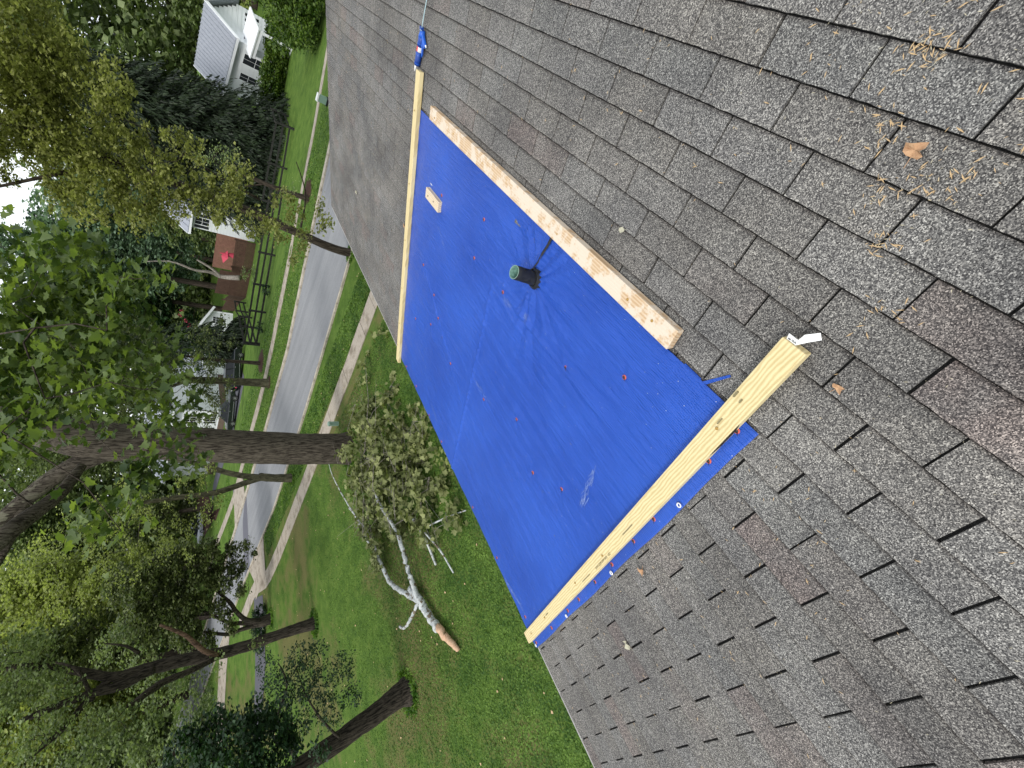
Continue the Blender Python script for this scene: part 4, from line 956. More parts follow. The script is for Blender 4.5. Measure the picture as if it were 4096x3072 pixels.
def disc(x, y, rr, name, m_, label=None, cat=None):
    q = MB(); n = 20; q.v = [(x, y, gz(y) + .12)] + [(x + rr * math.cos(6.283 * i / n) * rnd.uniform(.9, 1.1), y + rr * math.sin(6.283 * i / n) * rnd.uniform(.9, 1.1), gz(y) - .03) for i in range(n)]
    q.f = [(0, i + 1, (i + 1) % n + 1) for i in range(n)]; o = q.build(name, m_); o['kind'] = 'structure'
disc(-27.6, 31.9, 1.3, 'mulch_ring', M['mulch']); disc(-11.4, 31.6, 1.1, 'mulch_ring', M['mulch']); disc(-26.4, 28.2, .7, 'mulch_ring', M['mulch'])
t0 = G0(-11.6, 31.0)
tree('street_tree', 'slim sapling trunk on far verge, seen through the yellow-green tree', 'tree', [([t0, (-11.6, 31, -4.5), (-11.4, 31.1, -2)], [.2, .14, .1]), ([(-11.5, 31, -4), (-12.2, 30.8, -2.6)], [.06, .03])], [((-11.5, 31, -1.6), 1.4), ((-12.4, 30.6, -2.4), .8), ((-11.3, 30.8, -5.2), .5)], M['mid'], M['bark'], .12, QUAD, per=16, clump=.3, nleaf=26, tw=5, base=t0)

# --- conifers
conifer('spruce_tree', 'huge black-green spruce in front of the white house', G0(-17.0, 54.5), 24, 6.6, M['spr'], M['darkbark'], 90000, .33, seed=3)
conifer('spruce_tree', 'second dark spruce left of the huge one, behind the yellow-green tree', G0(-21.5, 52.5), 20, 4.6, M['spr'], M['darkbark'], 50000, .33, seed=13)
conifer('spruce_tree', 'dark spruce hiding the corner of the white garage', G0(-38.4, 47.6), 11, 3.7, M['spr'], M['darkbark'], 24000, .34, seed=4)
conifer('spruce_tree', 'pale blue-green spruce at the far right above the hedge', G0(-1.5, 70), 14, 4.6, M['bsp'], M['bark'], 16000, .45, seed=5)
conifer('spruce_tree', 'blue-green spruce at the picture edge beside the round bush', G0(3.5, 62), 12, 4.2, M['bsp'], M['bark'], 14000, .45, seed=6)

# --- distant deciduous trees, one thing each
def far_tree(label, X, Y, top, wid, lm, seed, size=.42, n=9, low=.25, bark='bark', group='trees beyond the street', cat='tree', name='broadleaf_tree', dens=3.6):
    q = random.Random(seed); z0 = gz(Y); H = top - z0
    bl = []
    for k in range(n):
        t = low + (1 - low) * (k + .5) / n; a = q.uniform(0, 6.28); w_ = wid * math.sin(math.pi * min(.97, .12 + t * .8)) * .62
        bl.append((np.array([X + math.cos(a) * w_ * .7, Y + math.sin(a) * w_ * .7, z0 + H * t]), (wid * .42 * q.uniform(.8, 1.2), wid * .42 * q.uniform(.8, 1.2), H * .12 + wid * .18)))
    bl.append((np.array([X, Y, z0 + H * .6]), (wid * .5, wid * .5, H * .3)))
    trk = [([(X, Y, z0 - .1), (X + .1, Y, z0 + H * .25), (X - .1, Y, z0 + H * .6)], [wid * .07 + .1, wid * .055 + .05, .08])]
    tree(name, label, cat, trk, bl, M[lm], M[bark], size, QUAD, per=dens, clump=wid * .13, nleaf=34, tw=9, twr=.05, group=group, seed=seed, sides=8)
FT = [
 ('tall dark green tree behind the white house gable', -9, 98, 13, 8, 'mid', .5), ('mid green tree right of the tall one behind the white house', 4, 95, 12, 8, 'mid', .5), ('dull green tree at the far right edge of the wood', 16, 88, 11, 8, 'mid', .5),
 ('small bright yellow-green tree by the white house porch', -8.6, 72, -4.4, 3.2, 'yel', .26),
 ('soft blue-green tree behind the brown fenced deck', -38, 72, 10.5, 7.5, 'blue', .42), ('second blue-green tree behind the bare dead trunk', -45, 70, 8, 6.5, 'blue', .42), ('dark green tree left of the second white house', -33, 66, 1.0, 4.5, 'mid', .36),
 ('small hazy blue-green tree top against the open sky', -53, 92, 15, 5.0, 'bsp', .5), ('dark tree behind the white garage roof', -52, 74, 6, 6, 'dkl', .42), ('green tree behind the garage with pink blossom beside it', -60, 72, 5, 6.5, 'mid', .45),
 ('mid green tree behind the house with black shutters', -78, 64, 6, 7, 'mid', .45), ('big leafy tree filling the gap behind the sycamore trunk', -92, 58, 10, 9, 'mid', .5),
 ('bright yellow-green tree, the brightest of the far wood', -66, 34, 5.5, 6.5, 'yel', .40), ('yellow-green tree left of the brightest one', -74, 26, 9, 7.5, 'yel', .42), ('tall yellow-green tree left of the sycamore limbs', -84, 40, 12, 9, 'yel', .5),
 ('light green tree over the side street', -80, 12, 8, 8, 'mid', .45), ('deep green tree over the side street', -72, 2, 8, 7.5, 'dkl', .42), ('yellow-green tree at the left end of the wood', -86, 24, 11, 8, 'yel', .5), ('dull green tree behind the dark forked tree', -68, 14, 6, 6.5, 'mid', .42),
 ('dark leafy tree at the lower left picture edge', -58, -8, 7, 7, 'dkl', .4), ('olive tree between the driveway tree and side street', -62, 25, 3.5, 5.2, 'olv', .36), ('small olive tree near the red mulch bank', -60, 38.5, 2.2, 4.5, 'olv', .34),
 ('green tree behind the wood at the side street bend', -95, 2, 12, 10, 'mid', .5), ('dull green tree in the far left corner', -80, -14, 10, 9, 'mid', .5)]
for k, (lb, X, Y, top, wd, lm, sz) in enumerate(FT): far_tree(lb, X, Y, top + (7 if top > 3 and X not in (-38, -44, -53) else 0), wd, lm, 40 + k, sz * 1.25)
for k, (x, y, tp) in enumerate([(-62, 31.5, -1.8), (-64.5, 33.5, -1.5)]):
    q = MB(); q.tube([(x, y, gz(y)), (x, y, -3.5), (x + .2, y, tp)], [.28, .24, .18], 8, True, .06); o = q.build('tree_trunk', M['darkbark'], None, True)
    tag(o, ['dark straight trunk in front of the silver car', 'dark straight trunk right beside the silver car'][k], 'trunk')
q = MB(); D0 = 62
p2, r2 = resample([A(518, 600, 60), A(480, 598, 62), A(455, 588, 62), A(420, 583, 62), A(370, 565, 62), A(312, 565, 62)], [.32, .26, .17, .13, .09, .04], 18); q.tube(p2, r2, 8, True, .08)
p2, r2 = resample([A(478, 598, 62), A(455, 578, 62), A(425, 561, 62)], [.2, .15, .08], 8); q.tube(p2, r2, 8, True, .1)
tag(q.build('dead_tree', M['snag'], None, True), 'bare grey dead tree behind the brown fence', 'dead tree')
HOLE = .52
# woods mass behind everything
P = []
for k in range(560):
    a = rnd.uniform(-.35, 2.1); R_ = rnd.uniform(112, 150); x, y = -math.sin(a) * R_, math.cos(a) * R_
    if y < -50: continue
    H = 30 + 4 * math.sin(a * 9) + rnd.uniform(-4, 2); z0 = gz(y)
    if abs(a - HOLE) < .10: H = 23
    for t in range(9): P.append(np.array([x + rnd.gauss(0, 3), y + rnd.gauss(0, 3), z0 + H * (t + .5) / 9]))
P = np.array(P); n = len(P); PP = np.repeat(P, 34, 0) + rng.normal(size=(n * 34, 3)) * np.array([2.0, 2.0, 1.5])
o = link('far_woods', leaf_mesh('far_woods', PP, 1.25, QUAD, .4), None, M['mid']); o['kind'] = 'stuff'

# --- hedge and bushes on the right
def bush(label, blobs, lm, size, per, clump, nleaf, name='bush', cat='bush', base=None):
    P, C = crown_points(blobs, per, clump, nleaf); b0 = base if base is not None else blobs[0][0]
    o = link(name, leaf_mesh(name, P, size, QUAD, .35), None, M[lm]); tag(o, label, cat); return o
bush('large rounded bright green bush at the right end of the far lawn', [((-3.2, 44.5, -5.6), 2.4), ((-1.2, 46, -5.2), 2.8), ((-4.4, 47, -5.8), 2.2), ((1.5, 45, -5.4), 2.8), ((-3.6, 42.6, -6.4), 1.3), ((-2.5, 47, -3.8), 1.8), ((-1, 43, -6.2), 1.8)], 'arb', .20, 16, .42, 42)
hb = []
for k in range(13):
    t = k / 12; hb.append((np.array([-6.6 - 6.0 * t, 60.5 - 2.2 * t, -7.5 + .1 * math.sin(k)]), (.95, .95, 1.25)))
bush('clipped low hedge row in front of the white house', hb, 'arb', .20, 34, .26, 44, name='hedge', cat='hedge')
bush('low dark clipped hedge beside the left driveway', [(np.array([-36.2 - .33 * k, 13.9 - .5 * k * .6, -6.1]), (.45, .5, .5)) for k in range(7)], 'dkl', .12, 60, .16, 40, name='hedge', cat='hedge')
bush('potted-looking shrub with pinkish stems before the brown fence', [((-28.2, 47.6, -7.3), .8), ((-28.0, 47.2, -6.6), .6)], 'mid', .16, 20, .25, 24)
bush('pink blossoming bush top behind the white garage', [(A(425, 610 + 190, 80), .5), (A(402, 800, 80), .6), (A(408, 640 + 145, 80), .5), (A(395, 845, 80), .5)], 'mid', .2, 8, .3, 10)
mbx = MB()
o = link('pink_blossom', leaf_mesh('pink_blossom', np.concatenate([ball(A(x, y, 79), (.35, .35, .25), 22) for x, y in [(393, 672), (402, 692), (389, 680), (408, 702)]]), .16, QUAD), None, M['umb']); o['kind'] = 'stuff'
for k, (x, y, lb) in enumerate([(-22.8, 36.6, 'small round shrub under the middle fence post'), (-25.3, 34.3, 'small round shrub on the fence bed nearer the sycamore')]):
    bush(lb, [((x, y, gz(y) + .35), .55)], 'dkl', .12, 40, .15, 30, name='shrub', cat='shrub')

# --- lawn clover near the eave
n = 300000
yy = rng.uniform(-3, 17, n * 2); xx = -3.3 - rng.exponential(6.0, n * 2)
ok = (xx > -24) & ~((yy > 15.0)); xx, yy = xx[ok][:n], yy[ok][:n]
me = leaf_mesh('clover', np.stack([xx, yy, np.full(len(xx), -6.49)], 1), .055, BLADE, .55)
o = link('grass', me, None, M['blade']); o['kind'] = 'stuff'
n = 120000
xx = -rng.uniform(6, 48, n); yy = np.where(rng.uniform(size=n) < .55, rng.uniform(16.9, 19.0, n), rng.uniform(25.9, 34, n))
kp = [(YN(x) - .2 > y > NSW(x) + .6) or (y > YF(x) + .5 and abs(y - FSW(x)) > .56) for x, y in zip(xx, yy)]
kp = np.array(kp) & ~((xx < -34) & (yy < 20)) & ~((xx < -38) & (xx > -45)); xx, yy = xx[kp], yy[kp]
o = link('verge_grass', leaf_mesh('verge_grass', np.stack([xx, yy, np.array([gz(y) for y in yy])], 1), .10, BLADE, .5), None, M['blade']); o['kind'] = 'stuff'
P = []
for (x, y, r_) in [(-16.4, 13, .85), (-9.9, 20.9, .25), (-26.2, 8.6, .42), (-17.5, 2.4, .5), (-35.2, 12.8, .45), (-25.2, 17.75, .3)]:
    for _ in range(900):
        a = rnd.uniform(0, 6.28); q_ = r_ + abs(rnd.gauss(0, .12)); P.append((x + math.cos(a) * q_, y + math.sin(a) * q_, ZG + rnd.uniform(0, .05)))
o = link('grass_tufts', leaf_mesh('grass_tufts', np.array(P), .14, BLADE, .15), None, M['blade']); o['kind'] = 'stuff'
# fallen leaves on grass
P = np.stack([-rng.uniform(4, 40, 700), rng.uniform(-3, 33, 700), np.zeros(700)], 1); P = P[[not (YN(p[0]) < p[1] < YF(p[0])) for p in P]]; P[:, 2] = [gz(y) + .03 for y in P[:, 1]]
o = link('lawn_leaf_litter', leaf_mesh('lawn_leaf_litter', P, .085, QUAD, .8), None, M['debris']); o['kind'] = 'stuff'
for k, (x, y, lb) in enumerate([(-5.9, .9, 'orange brown leaf on the grass closest below the eave'), (-8.6, .4, 'brown leaf on open grass near the broken branch end'), (-6.9, -.4, 'pale curled leaf on the lower lawn')]):
    me = leaf_mesh('fallen_leaf', np.array([[x, y, -6.45]]), .22, SYC, .8); o = link('fallen_leaf', me, None, M['dry'] if k < 2 else M['palel']); tag(o, lb, 'leaf')

# --- the fallen branch with its heap of wilted leaves
fb = empty('fallen_branch', (-15.0, 4.5, -6.5), 'fallen sycamore branch with white bark and a torn orange end on the lawn', 'fallen branch')
def limb(name, pts, rad, m_, n=8, par=fb, cap=True):
    p2, r2 = resample(pts, rad, len(pts) * 5); kq = random.Random(len(pts)); p2 = [p + np.array([kq.uniform(-1, 1), kq.uniform(-1, 1), kq.uniform(-.5, .5)]) * r_ * .35 for p, r_ in zip(p2, r2)]; q = MB(); q.tube(p2, r2, n, cap, .14, len(pts)); return q.build(name, m_, par, True)
def gl(x, y, h): return (x, y, -6.5 + h)
limb('torn_end', [gl(-13.15, 2.2, .12), gl(-13.45, 2.75, .17), gl(-13.75, 3.2, .2)], [.07, .115, .13], M['fresh'])
limb('limb', [gl(-13.72, 3.15, .2), gl(-14.0, 3.8, .24), gl(-14.15, 4.3, .26), gl(-14.5, 4.9, .28)], [.135, .13, .125, .11], M['pale'], 12)
limb('limb', [gl(-14.3, 4.4, .27), gl(-15.2, 5.2, .3), gl(-15.75, 5.9, .35), gl(-16.0, 6.9, .35), gl(-16.5, 8.0, .35), gl(-17.1, 9.6, .3), gl(-17.6, 10.4, .3)], [.10, .09, .08, .07, .055, .04, .025], M['pale'])
limb('limb', [gl(-14.2, 4.4, .27), gl(-14.0, 5.3, .4), gl(-13.6, 6.1, .55), gl(-13.6, 7.0, .6), gl(-13.9, 8.2, .7), gl(-13.7, 9.4, .8)], [.105, .09, .08, .07, .06, .04], M['pale'])
limb('limb', [gl(-14.3, 4.3, .27), gl(-15.0, 4.1, .3), gl(-15.6, 4.0, .38), gl(-15.75, 4.15, .45)], [.06, .06, .05, .04], M['pale'])
limb('limb', [gl(-16.0, 6.9, .35), gl(-15.7, 7.9, .6), gl(-15.9, 8.8, .8)], [.06, .04, .02], M['pale']); limb('limb', [gl(-17.0, 9.4, .3), gl(-17.4, 11, .5), gl(-17.0, 12.0, .9), gl(-16.5, 12.6, 1.1)], [.04, .03, .02, .01], M['pale'])
for (x0, y0, x1, y1, r_, lb) in [(-12.7, 4.8, -12.6, 6.6, .055, 'thick short white stick poking out of the leaf heap'), (-11.9, 4.1, -12.2, 5.8, .035, 'thin crooked stick at the near end of the leaf heap'), (-10.0, 5.2, -12.0, 5.9, .03, 'thin white twig pointing toward the eave from the heap')]:
    q = MB(); p2, r2 = resample([gl(x0, y0, .08), gl((x0 + x1) / 2 + .1, (y0 + y1) / 2, .2), gl(x1, y1, .35)], [r_ * .7, r_, r_ * .8], 10); q.tube(p2, r2, 7, True, .08)
    tag(q.build('stick', M['pale'], None, True), lb, 'stick')
heap = [((-14.4, 11.4, -6.1), (1.3, 1.4, .8)), ((-13.2, 10.0, -5.95), (1.5, 1.6, .9)), ((-12.0, 9.0, -6.1), (1.3, 1.5, .7)), ((-13.2, 8.0, -5.9), (1.6, 1.5, .8)), ((-12.2, 6.9, -6.1), (1.2, 1.2, .6)), ((-14.9, 9.4, -6.05), (1.2, 1.4, .8)), ((-15.4, 8.0, -6.15), (1.0, 1.2, .6)),
        ((-11.6, 10.8, -6.2), (.9, 1.2, .5)), ((-11.0, 8.0, -6.25), (.9, 1.1, .4)), ((-13.4, 12.8, -6.2), (.8, .9, .5)), ((-16.0, 7.0, -6.25), (.6, .6, .4)), ((-11.2, 12.0, -6.3), (.6, .7, .3)), ((-10.4, 5.6, -6.35), (.5, .6, .2)), ((-10.3, 8.6, -6.3), (.9, 1.3, .35)), ((-10.2, 6.9, -6.3), (.7, .8, .3)), ((-12.0, 5.9, -6.25), (.7, .5, .35)), ((-15.4, 10.4, -6.2), (.8, 1.0, .5))]
sprig = [((-11.8, 14.6, -6.2), (.5, .5, .3)), ((-10.2, 14.2, -6.25), (.4, .4, .25)), ((-12.6, 14.0, -6.2), (.3, .4, .3))]
P, C = crown_points(heap, 26, .26, 22); P[:, 2] = np.maximum(P[:, 2], -6.46)
P3, C3 = crown_points(sprig, 22, .15, 7); P3[:, 2] = np.maximum(P3[:, 2], -6.46)
PA = np.concatenate([P, P3])
topi = np.argsort(np.linalg.norm(PA - EYE, axis=1) - PA[:, 2] * 2)
onep = leaf_mesh('leaf', np.zeros((1, 3)), 1.0, SYC, .8); onep.materials.append(M['pile'])
for k in topi[:280]:
    o = link('leaf', onep, None); o.parent = fb; o.matrix_parent_inverse = parent_inv(fb); o.location = PA[k]
    o.rotation_euler = (rnd.uniform(-.9, .9), rnd.uniform(-.6, .9), rnd.uniform(0, 6.28)); s_ = rnd.uniform(.13, .23); o.scale = (s_, s_, s_)
o = link('wilted_leaves', leaf_mesh('wilted_leaves', PA[topi[280:]], .19, SYC, .3), fb, M['pile']); o['kind'] = 'stuff'
mbt = MB(); twigs(mbt, C, [gl(-13.9, 8.2, .7), gl(-13.7, 9.4, .8), gl(-13.6, 7.0, .6), gl(-15.9, 8.8, .6), gl(-12.5, 10, .4), gl(-14.3, 11, .5)], 3, .022, 4)
mbt.tube([gl(-13.6, 10.5, .8), gl(-12.6, 12.6, .4), gl(-11.8, 14.6, .3)], [.02, .015, .006], 5)
for k in range(60):
    c = C[rnd.randrange(len(C))]; pts = [c + np.array([rnd.gauss(0, .15), rnd.gauss(0, .15), .1]) * i for i in range(1, 5)]; mbt.tube(pts, [.012, .010, .008, .004], 4)
mbt.build('twig', M['snag'], fb)
q = leaf_mesh('weed', np.array([[-9.7 + rnd.gauss(0, .22), 6.9 + rnd.gauss(0, .3), -6.25 + rnd.uniform(0, .15)] for _ in range(16)]), .22, QUAD, .8)
wd0 = empty('weed_plant', (-9.7, 6.9, -6.5), 'bright green weed at the eave side of the wilted heap', 'plant'); MB().tube([(-9.7, 6.9, -6.5), (-9.7, 6.9, -6.2)], [.01, .006], 5).build('stem', M['yel'], wd0)
o = link('leaves', q, wd0, M['yel']); o['kind'] = 'stuff'

# ================================================================ STREET THINGS
u1 = empty('utility_box', (-5.75, 32.6, gz(32.6)), 'grey-green utility box with a pale lid near the far sidewalk', 'utility box')
MB().box(-5.95, -5.55, 32.45, 32.75, gz(32.6) - .05, -5.95).build('body', M['util'], u1); MB().box(-5.98, -5.52, 32.42, 32.78, -5.947, -5.86).build('lid', M['wht'], u1); MB().box(-5.99, -5.51, 32.41, 32.79, -6.6, -6.42).build('base', M['black'], u1)
u2 = empty('utility_post', (-16.8, 15.45, -6.5), 'pale green round utility pedestal on the near sidewalk edge', 'utility post')
MB().lathe((-16.8, 15.0, -6.5), [(.12, 0), (.12, .42), (0, .42)], 16).build('body', M['util'], u2, False); MB().lathe((-16.8, 15.0, -6.08), [(.135, 0), (.135, .07), (.09, .11), (0, .12)], 16).build('cap', M['util'], u2)

def rail_fence(label, pts, h, nr, m_):
    root = empty('rail_fence', (pts[0][0], pts[0][1], gz(pts[0][1])), label, 'fence', 'black rail fences across the street')
    for i, (x, y) in enumerate(pts):
        MB().box(x - .07, x + .07, y - .07, y + .07, gz(y) - .2, gz(y) + h).build('post', m_, root)
    for (a, b_) in zip(pts, pts[1:]):
        for k in range(nr):
            z = h * (.22 + .68 * k / (nr - 1)); dx, dy = b_[0] - a[0], b_[1] - a[1]; L = math.hypot(dx, dy); nx_, ny_ = -dy / L * .09, dx / L * .09
            wd_ = .15
            MB().beam((a[0] + nx_, a[1] + ny_, gz(a[1]) + z + rnd.uniform(-.02, .02)), (b_[0] + nx_, b_[1] + ny_, gz(b_[1]) + z + rnd.uniform(-.02, .02)), .03, wd_).build('rail', m_, root)
rail_fence('black three-rail fence run along the sidewalk below the brown fence', [(-27.8, 34.7), (-24.9, 35.9), (-22.9, 37.2), (-20.4, 38.5), (-17.6, 39.8), (-15.5, 41.0)], 1.35, 3, M['fence'])
rail_fence('black rail fence running back from the sidewalk to the brown fence', [(-27.8, 34.9), (-29.9, 40.1), (-31.5, 44.0), (-33.7, 48.1), (-35.4, 52.5)], 1.35, 3, M['fence'])
rail_fence('black three-rail fence panel in front of the huge spruce', [(-17.4, 42.6), (-14.4, 43.8), (-11.3, 45.2)], 1.6, 3, M['fence'])
rail_fence('black rail fence side running away beside the hedge', [(-11.3, 45.4), (-11.9, 51.5), (-12.6, 57.5), (-13.6, 64)], 1.6, 3, M['fence'])

# brown board fence round a deck
bf = empty('board_fence', (-32, 54.5, gz(54.5)), 'brown vertical board fence around a deck beside the white garage', 'fence')
def pickets(a, b_, z1, n, name, m_, root=bf, th=.03):
    q = MB(); dx, dy = (b_[0] - a[0]) / n, (b_[1] - a[1]) / n
    for i in range(n):
        p = (a[0] + dx * i, a[1] + dy * i); p2 = (a[0] + dx * (i + .86), a[1] + dy * (i + .86))
        q.beam((p[0], p[1], gz(p[1]) - .1 + (z1 - gz(p[1])) / 2), (p2[0], p2[1], gz(p2[1]) - .1 + (z1 - gz(p2[1])) / 2), th, z1 - gz(p[1]) + .1)
    o = q.build(name, m_, root); o['kind'] = 'stuff'
    MB().beam((a[0], a[1] + .06, z1 - .3), (b_[0], b_[1] + .06, z1 - .3), .05, .09).build('fence_rail', m_, root); return o
pickets((-35.6, 54.2), (-31.9, 54.6), -6.35, 30, 'pickets', M['brown']); pickets((-31.8, 54.7), (-28.6, 55.6), -6.35, 26, 'pickets', M['brown'])
pickets((-36.4, 61.5), (-29, 62.8), -5.15, 60, 'pickets', M['redw_lit']); pickets((-39.2, 58.2), (-35.8, 54.4), -6.6, 26, 'pickets', M['brown']); pickets((-43.2, 61.4), (-39.4, 58.4), -7.0, 28, 'pickets', M['brown']); pickets((-42.2, 64), (-37.2, 62.5), -6.2, 36, 'pickets', M['brown'])
for (x, y, z) in [(-35.6, 54.3, -6.3), (-31.85, 54.7, -6.3), (-28.6, 55.7, -6.3), (-39.3, 58.3, -6.5)]: MB().box(x - .08, x + .08, y - .08, y + .08, gz(y) - .1, z).build('fence_post', M['brown'], bf)
ub = empty('patio_umbrella', (-32.4, 58.5, gz(58.5)), 'folded red patio umbrella on the fenced deck', 'umbrella')
MB().tube([(-32.4, 58.5, gz(58.5)), (-32.4, 58.5, -5.4)], [.03, .03], 8).build('pole', M['black'], ub)
MB().lathe((-32.4, 58.5, -6.9), [(.35, 0), (.28, .3), (.18, .9), (.04, 1.5)], 10).build('canopy', M['pink'], ub)
MB().add([(-33.6, 58.2, -5.9), (-32.8, 58.9, -5.75), (-31.9, 58.6, -6.2), (-32.6, 57.9, -6.3), (-32.7, 58.4, -5.6)], [(0, 1, 4), (1, 2, 4), (2, 3, 4), (3, 0, 4)]).build('flap', M['pink'], ub)

# ---- houses
def window(root, c, ex, w_, h_, panes=(2, 2), shut=False, frame=None):
    """c centre on the wall face, ex unit vector along wall, faces toward -normal"""
    ex = Vector((ex[0], ex[1], 0)).normalized(); nz_ = Vector((ex.y, -ex.x, 0)); c = Vector(c)
    if nz_.dot(Vector(EYE) - c) < 0: nz_ = -nz_
    def bx(x0, x1, z0, z1, d0, d1):
        return MB().hexa([c + ex * x + Vector((0, 0, z)) + nz_ * d for d in (d0, d1) for x, z in ((x0, z0), (x1, z0), (x1, z1), (x0, z1))])
    f = bx(-w_ / 2 - .07, w_ / 2 + .07, -h_ / 2 - .07, h_ / 2 + .07, -.02, .03).build('window', M['white2'], root)
    nx_, nz2 = panes
    for i in range(nx_):
        for j in range(nz2):
            x0 = -w_ / 2 + w_ * i / nx_ + .02; x1 = -w_ / 2 + w_ * (i + 1) / nx_ - .02; z0 = -h_ / 2 + h_ * j / nz2 + .02; z1 = -h_ / 2 + h_ * (j + 1) / nz2 - .02
            bx(x0, x1, z0, z1, .031, .036).build('pane', M['glass'], f)
    if shut:
        for s_ in (-1, 1):
            x0 = s_ * (w_ / 2 + .26) - .17; bx(x0, x0 + .34, -h_ / 2, h_ / 2, 0, .04).build('shutter', M['shutter'], root)
def siding(root, a, b_, z0, ztop, step, name='siding_board', m_=None, gable=None):
    """clapboards from a to b; ztop may be function of t"""
    a, b_ = Vector((a[0], a[1], 0)), Vector((b_[0], b_[1], 0)); L = (b_ - a).length; ex = (b_ - a) / L; nz_ = Vector((ex.y, -ex.x, 0))
    if nz_.dot(Vector(EYE) - a) < 0: nz_ = -nz_
    z = z0; zt = ztop if gable is None else max(gable(0), gable(.5), gable(1))
    while z < zt - .01:
        t0_, t1_ = 0, 1
        if gable is not None:
            ts = [t for t in np.linspace(0, 1, 101) if gable(t) >= z + step]
            if not ts: break
            t0_, t1_ = ts[0], ts[-1]
        p = a + ex * L * t0_; q_ = a + ex * L * t1_
        zz = min(z + step, zt)
        MB().add([(*(p + nz_ * .035).xy, z), (*(q_ + nz_ * .035).xy, z), (*(q_ + nz_ * .008).xy, zz + .01), (*(p + nz_ * .008).xy, zz + .01), (*p.xy, z), (*q_.xy, z)], [(0, 1, 2, 3), (4, 5, 1, 0)]).build(name, m_ or M['white'], root)
        z += step
# right-hand white house with gable porch
def quad(root, pts, name, m_, th=.08):
    o = MB().add(pts, [tuple(range(len(pts)))]).build(name, m_, root); s_ = o.modifiers.new('t', 'SOLIDIFY'); s_.thickness = th; s_.offset = 0; return o
D = 79
wh = empty('white_house', (-14, 79, gz(79)), 'white two storey house with a grey metal roof behind the huge spruce', 'house')
z0 = gz(79)
# gable end wall faces the camera side (x from -19 to -13), long side runs back at right
MB().box(-21, -12.6, 79.4, 89, z0 - .2, -3.2).build('wall', M['white'], wh)
siding(wh, (-21, 79.4), (-12.6, 79.4), z0, -3.2, .36)
siding(wh, (-12.6, 79.4), (-12.6, 89), z0, -3.2, .36)
for (x, z, w_, h_) in [(-14.6, -5.4, 1.5, 2.2), (-17.4, -5.2, 1.1, 1.6), (-14.4, -8.0, 1.4, 1.5)]: window(wh, (x, 79.38, z), (1, 0, 0), w_, h_, (2, 2))
for k in range(5): window(wh, (-12.58, 81 + 1.6 * k, -4.6), (0, 1, 0), .9, 1.3, (1, 2))
# grey standing-seam roof, ridge parallel to the street, with seams
def seam_roof(root, e0, e1, r0, r1, n, m_):
    e0, e1, r0, r1 = map(Vector, (e0, e1, r0, r1))
    quad(root, [tuple(e0), tuple(e1), tuple(r1), tuple(r0)], 'roof', m_, .15)
    up = (e1 - e0).cross(r0 - e0).normalized()
    if up.z < 0: up = -up
    for i in range(n + 1):
        t = i / n; MB().beam(e0.lerp(e1, t) + up * .10, r0.lerp(r1, t) + up * .10, .06, .08, up).build('seam', M['white2'] if i in (0, n) else M['rooft'], root)
seam_roof(wh, (-21.6, 78.7, -3.3), (-12.0, 78.7, -3.3), (-21.6, 84, -.6), (-12.0, 84, -.6), 16, M['rooft'])
seam_roof(wh, (-21.6, 89.5, -3.3), (-12.0, 89.5, -3.3), (-21.6, 84, -.6), (-12.0, 84, -.6), 16, M['rooft'])
siding(wh, (-12.6, 79.4), (-12.6, 88.8), -3.2, -.7, .36, gable=lambda t: -3.2 + 2.5 * (1 - abs(t - .48) / .52))
MB().beam((-12.0, 78.6, -3.42), (-12.0, 84, -.72), .1, .28).build('fascia', M['white2'], wh); MB().beam((-21.6, 78.6, -3.42), (-12, 78.6, -3.42), .14, .22).build('gutter', M['white2'], wh)
for x in (-12.9, -9.4): MB().box(x - .12, x + .12, 77.6, 77.84, z0, -5.0).build('porch_post', M['white2'], wh)
MB().beam((-13.1, 77.7, -4.9), (-9.2, 77.7, -4.9), .25, .35).build('porch_beam', M['white2'], wh); quad(wh, [(-13.2, 77.4, -4.7), (-9.0, 77.4, -4.7), (-9.0, 82, -3.9), (-13.2, 82, -3.9)], 'porch_roof', M['white2'], .12)
MB().box(-12.5, -9.2, 77.8, 82, z0, z0 + .5).build('porch_deck', M['cream'], wh); quad(wh, [(-12.3, 77.8, z0 + .4), (-9.4, 77.8, z0 + .4), (-9.4, 77.8, z0 + 1.4), (-12.3, 77.8, z0 + 1.4)], 'porch_railing', M['white'], .05)

wr = Matrix.Translation((-9.3, 61.4, 0)) @ Matrix.Rotation(math.radians(-40), 4, 'Z') @ Matrix.Diagonal((1.0, .42, 1, 1)) @ Matrix.Translation((12.6, -79.4, -.8)) @ Matrix.Translation((-14, 79, gz(79)))
wh.location, wh.rotation_euler, wh.scale = wr.to_translation(), wr.to_euler(), wr.to_scale()
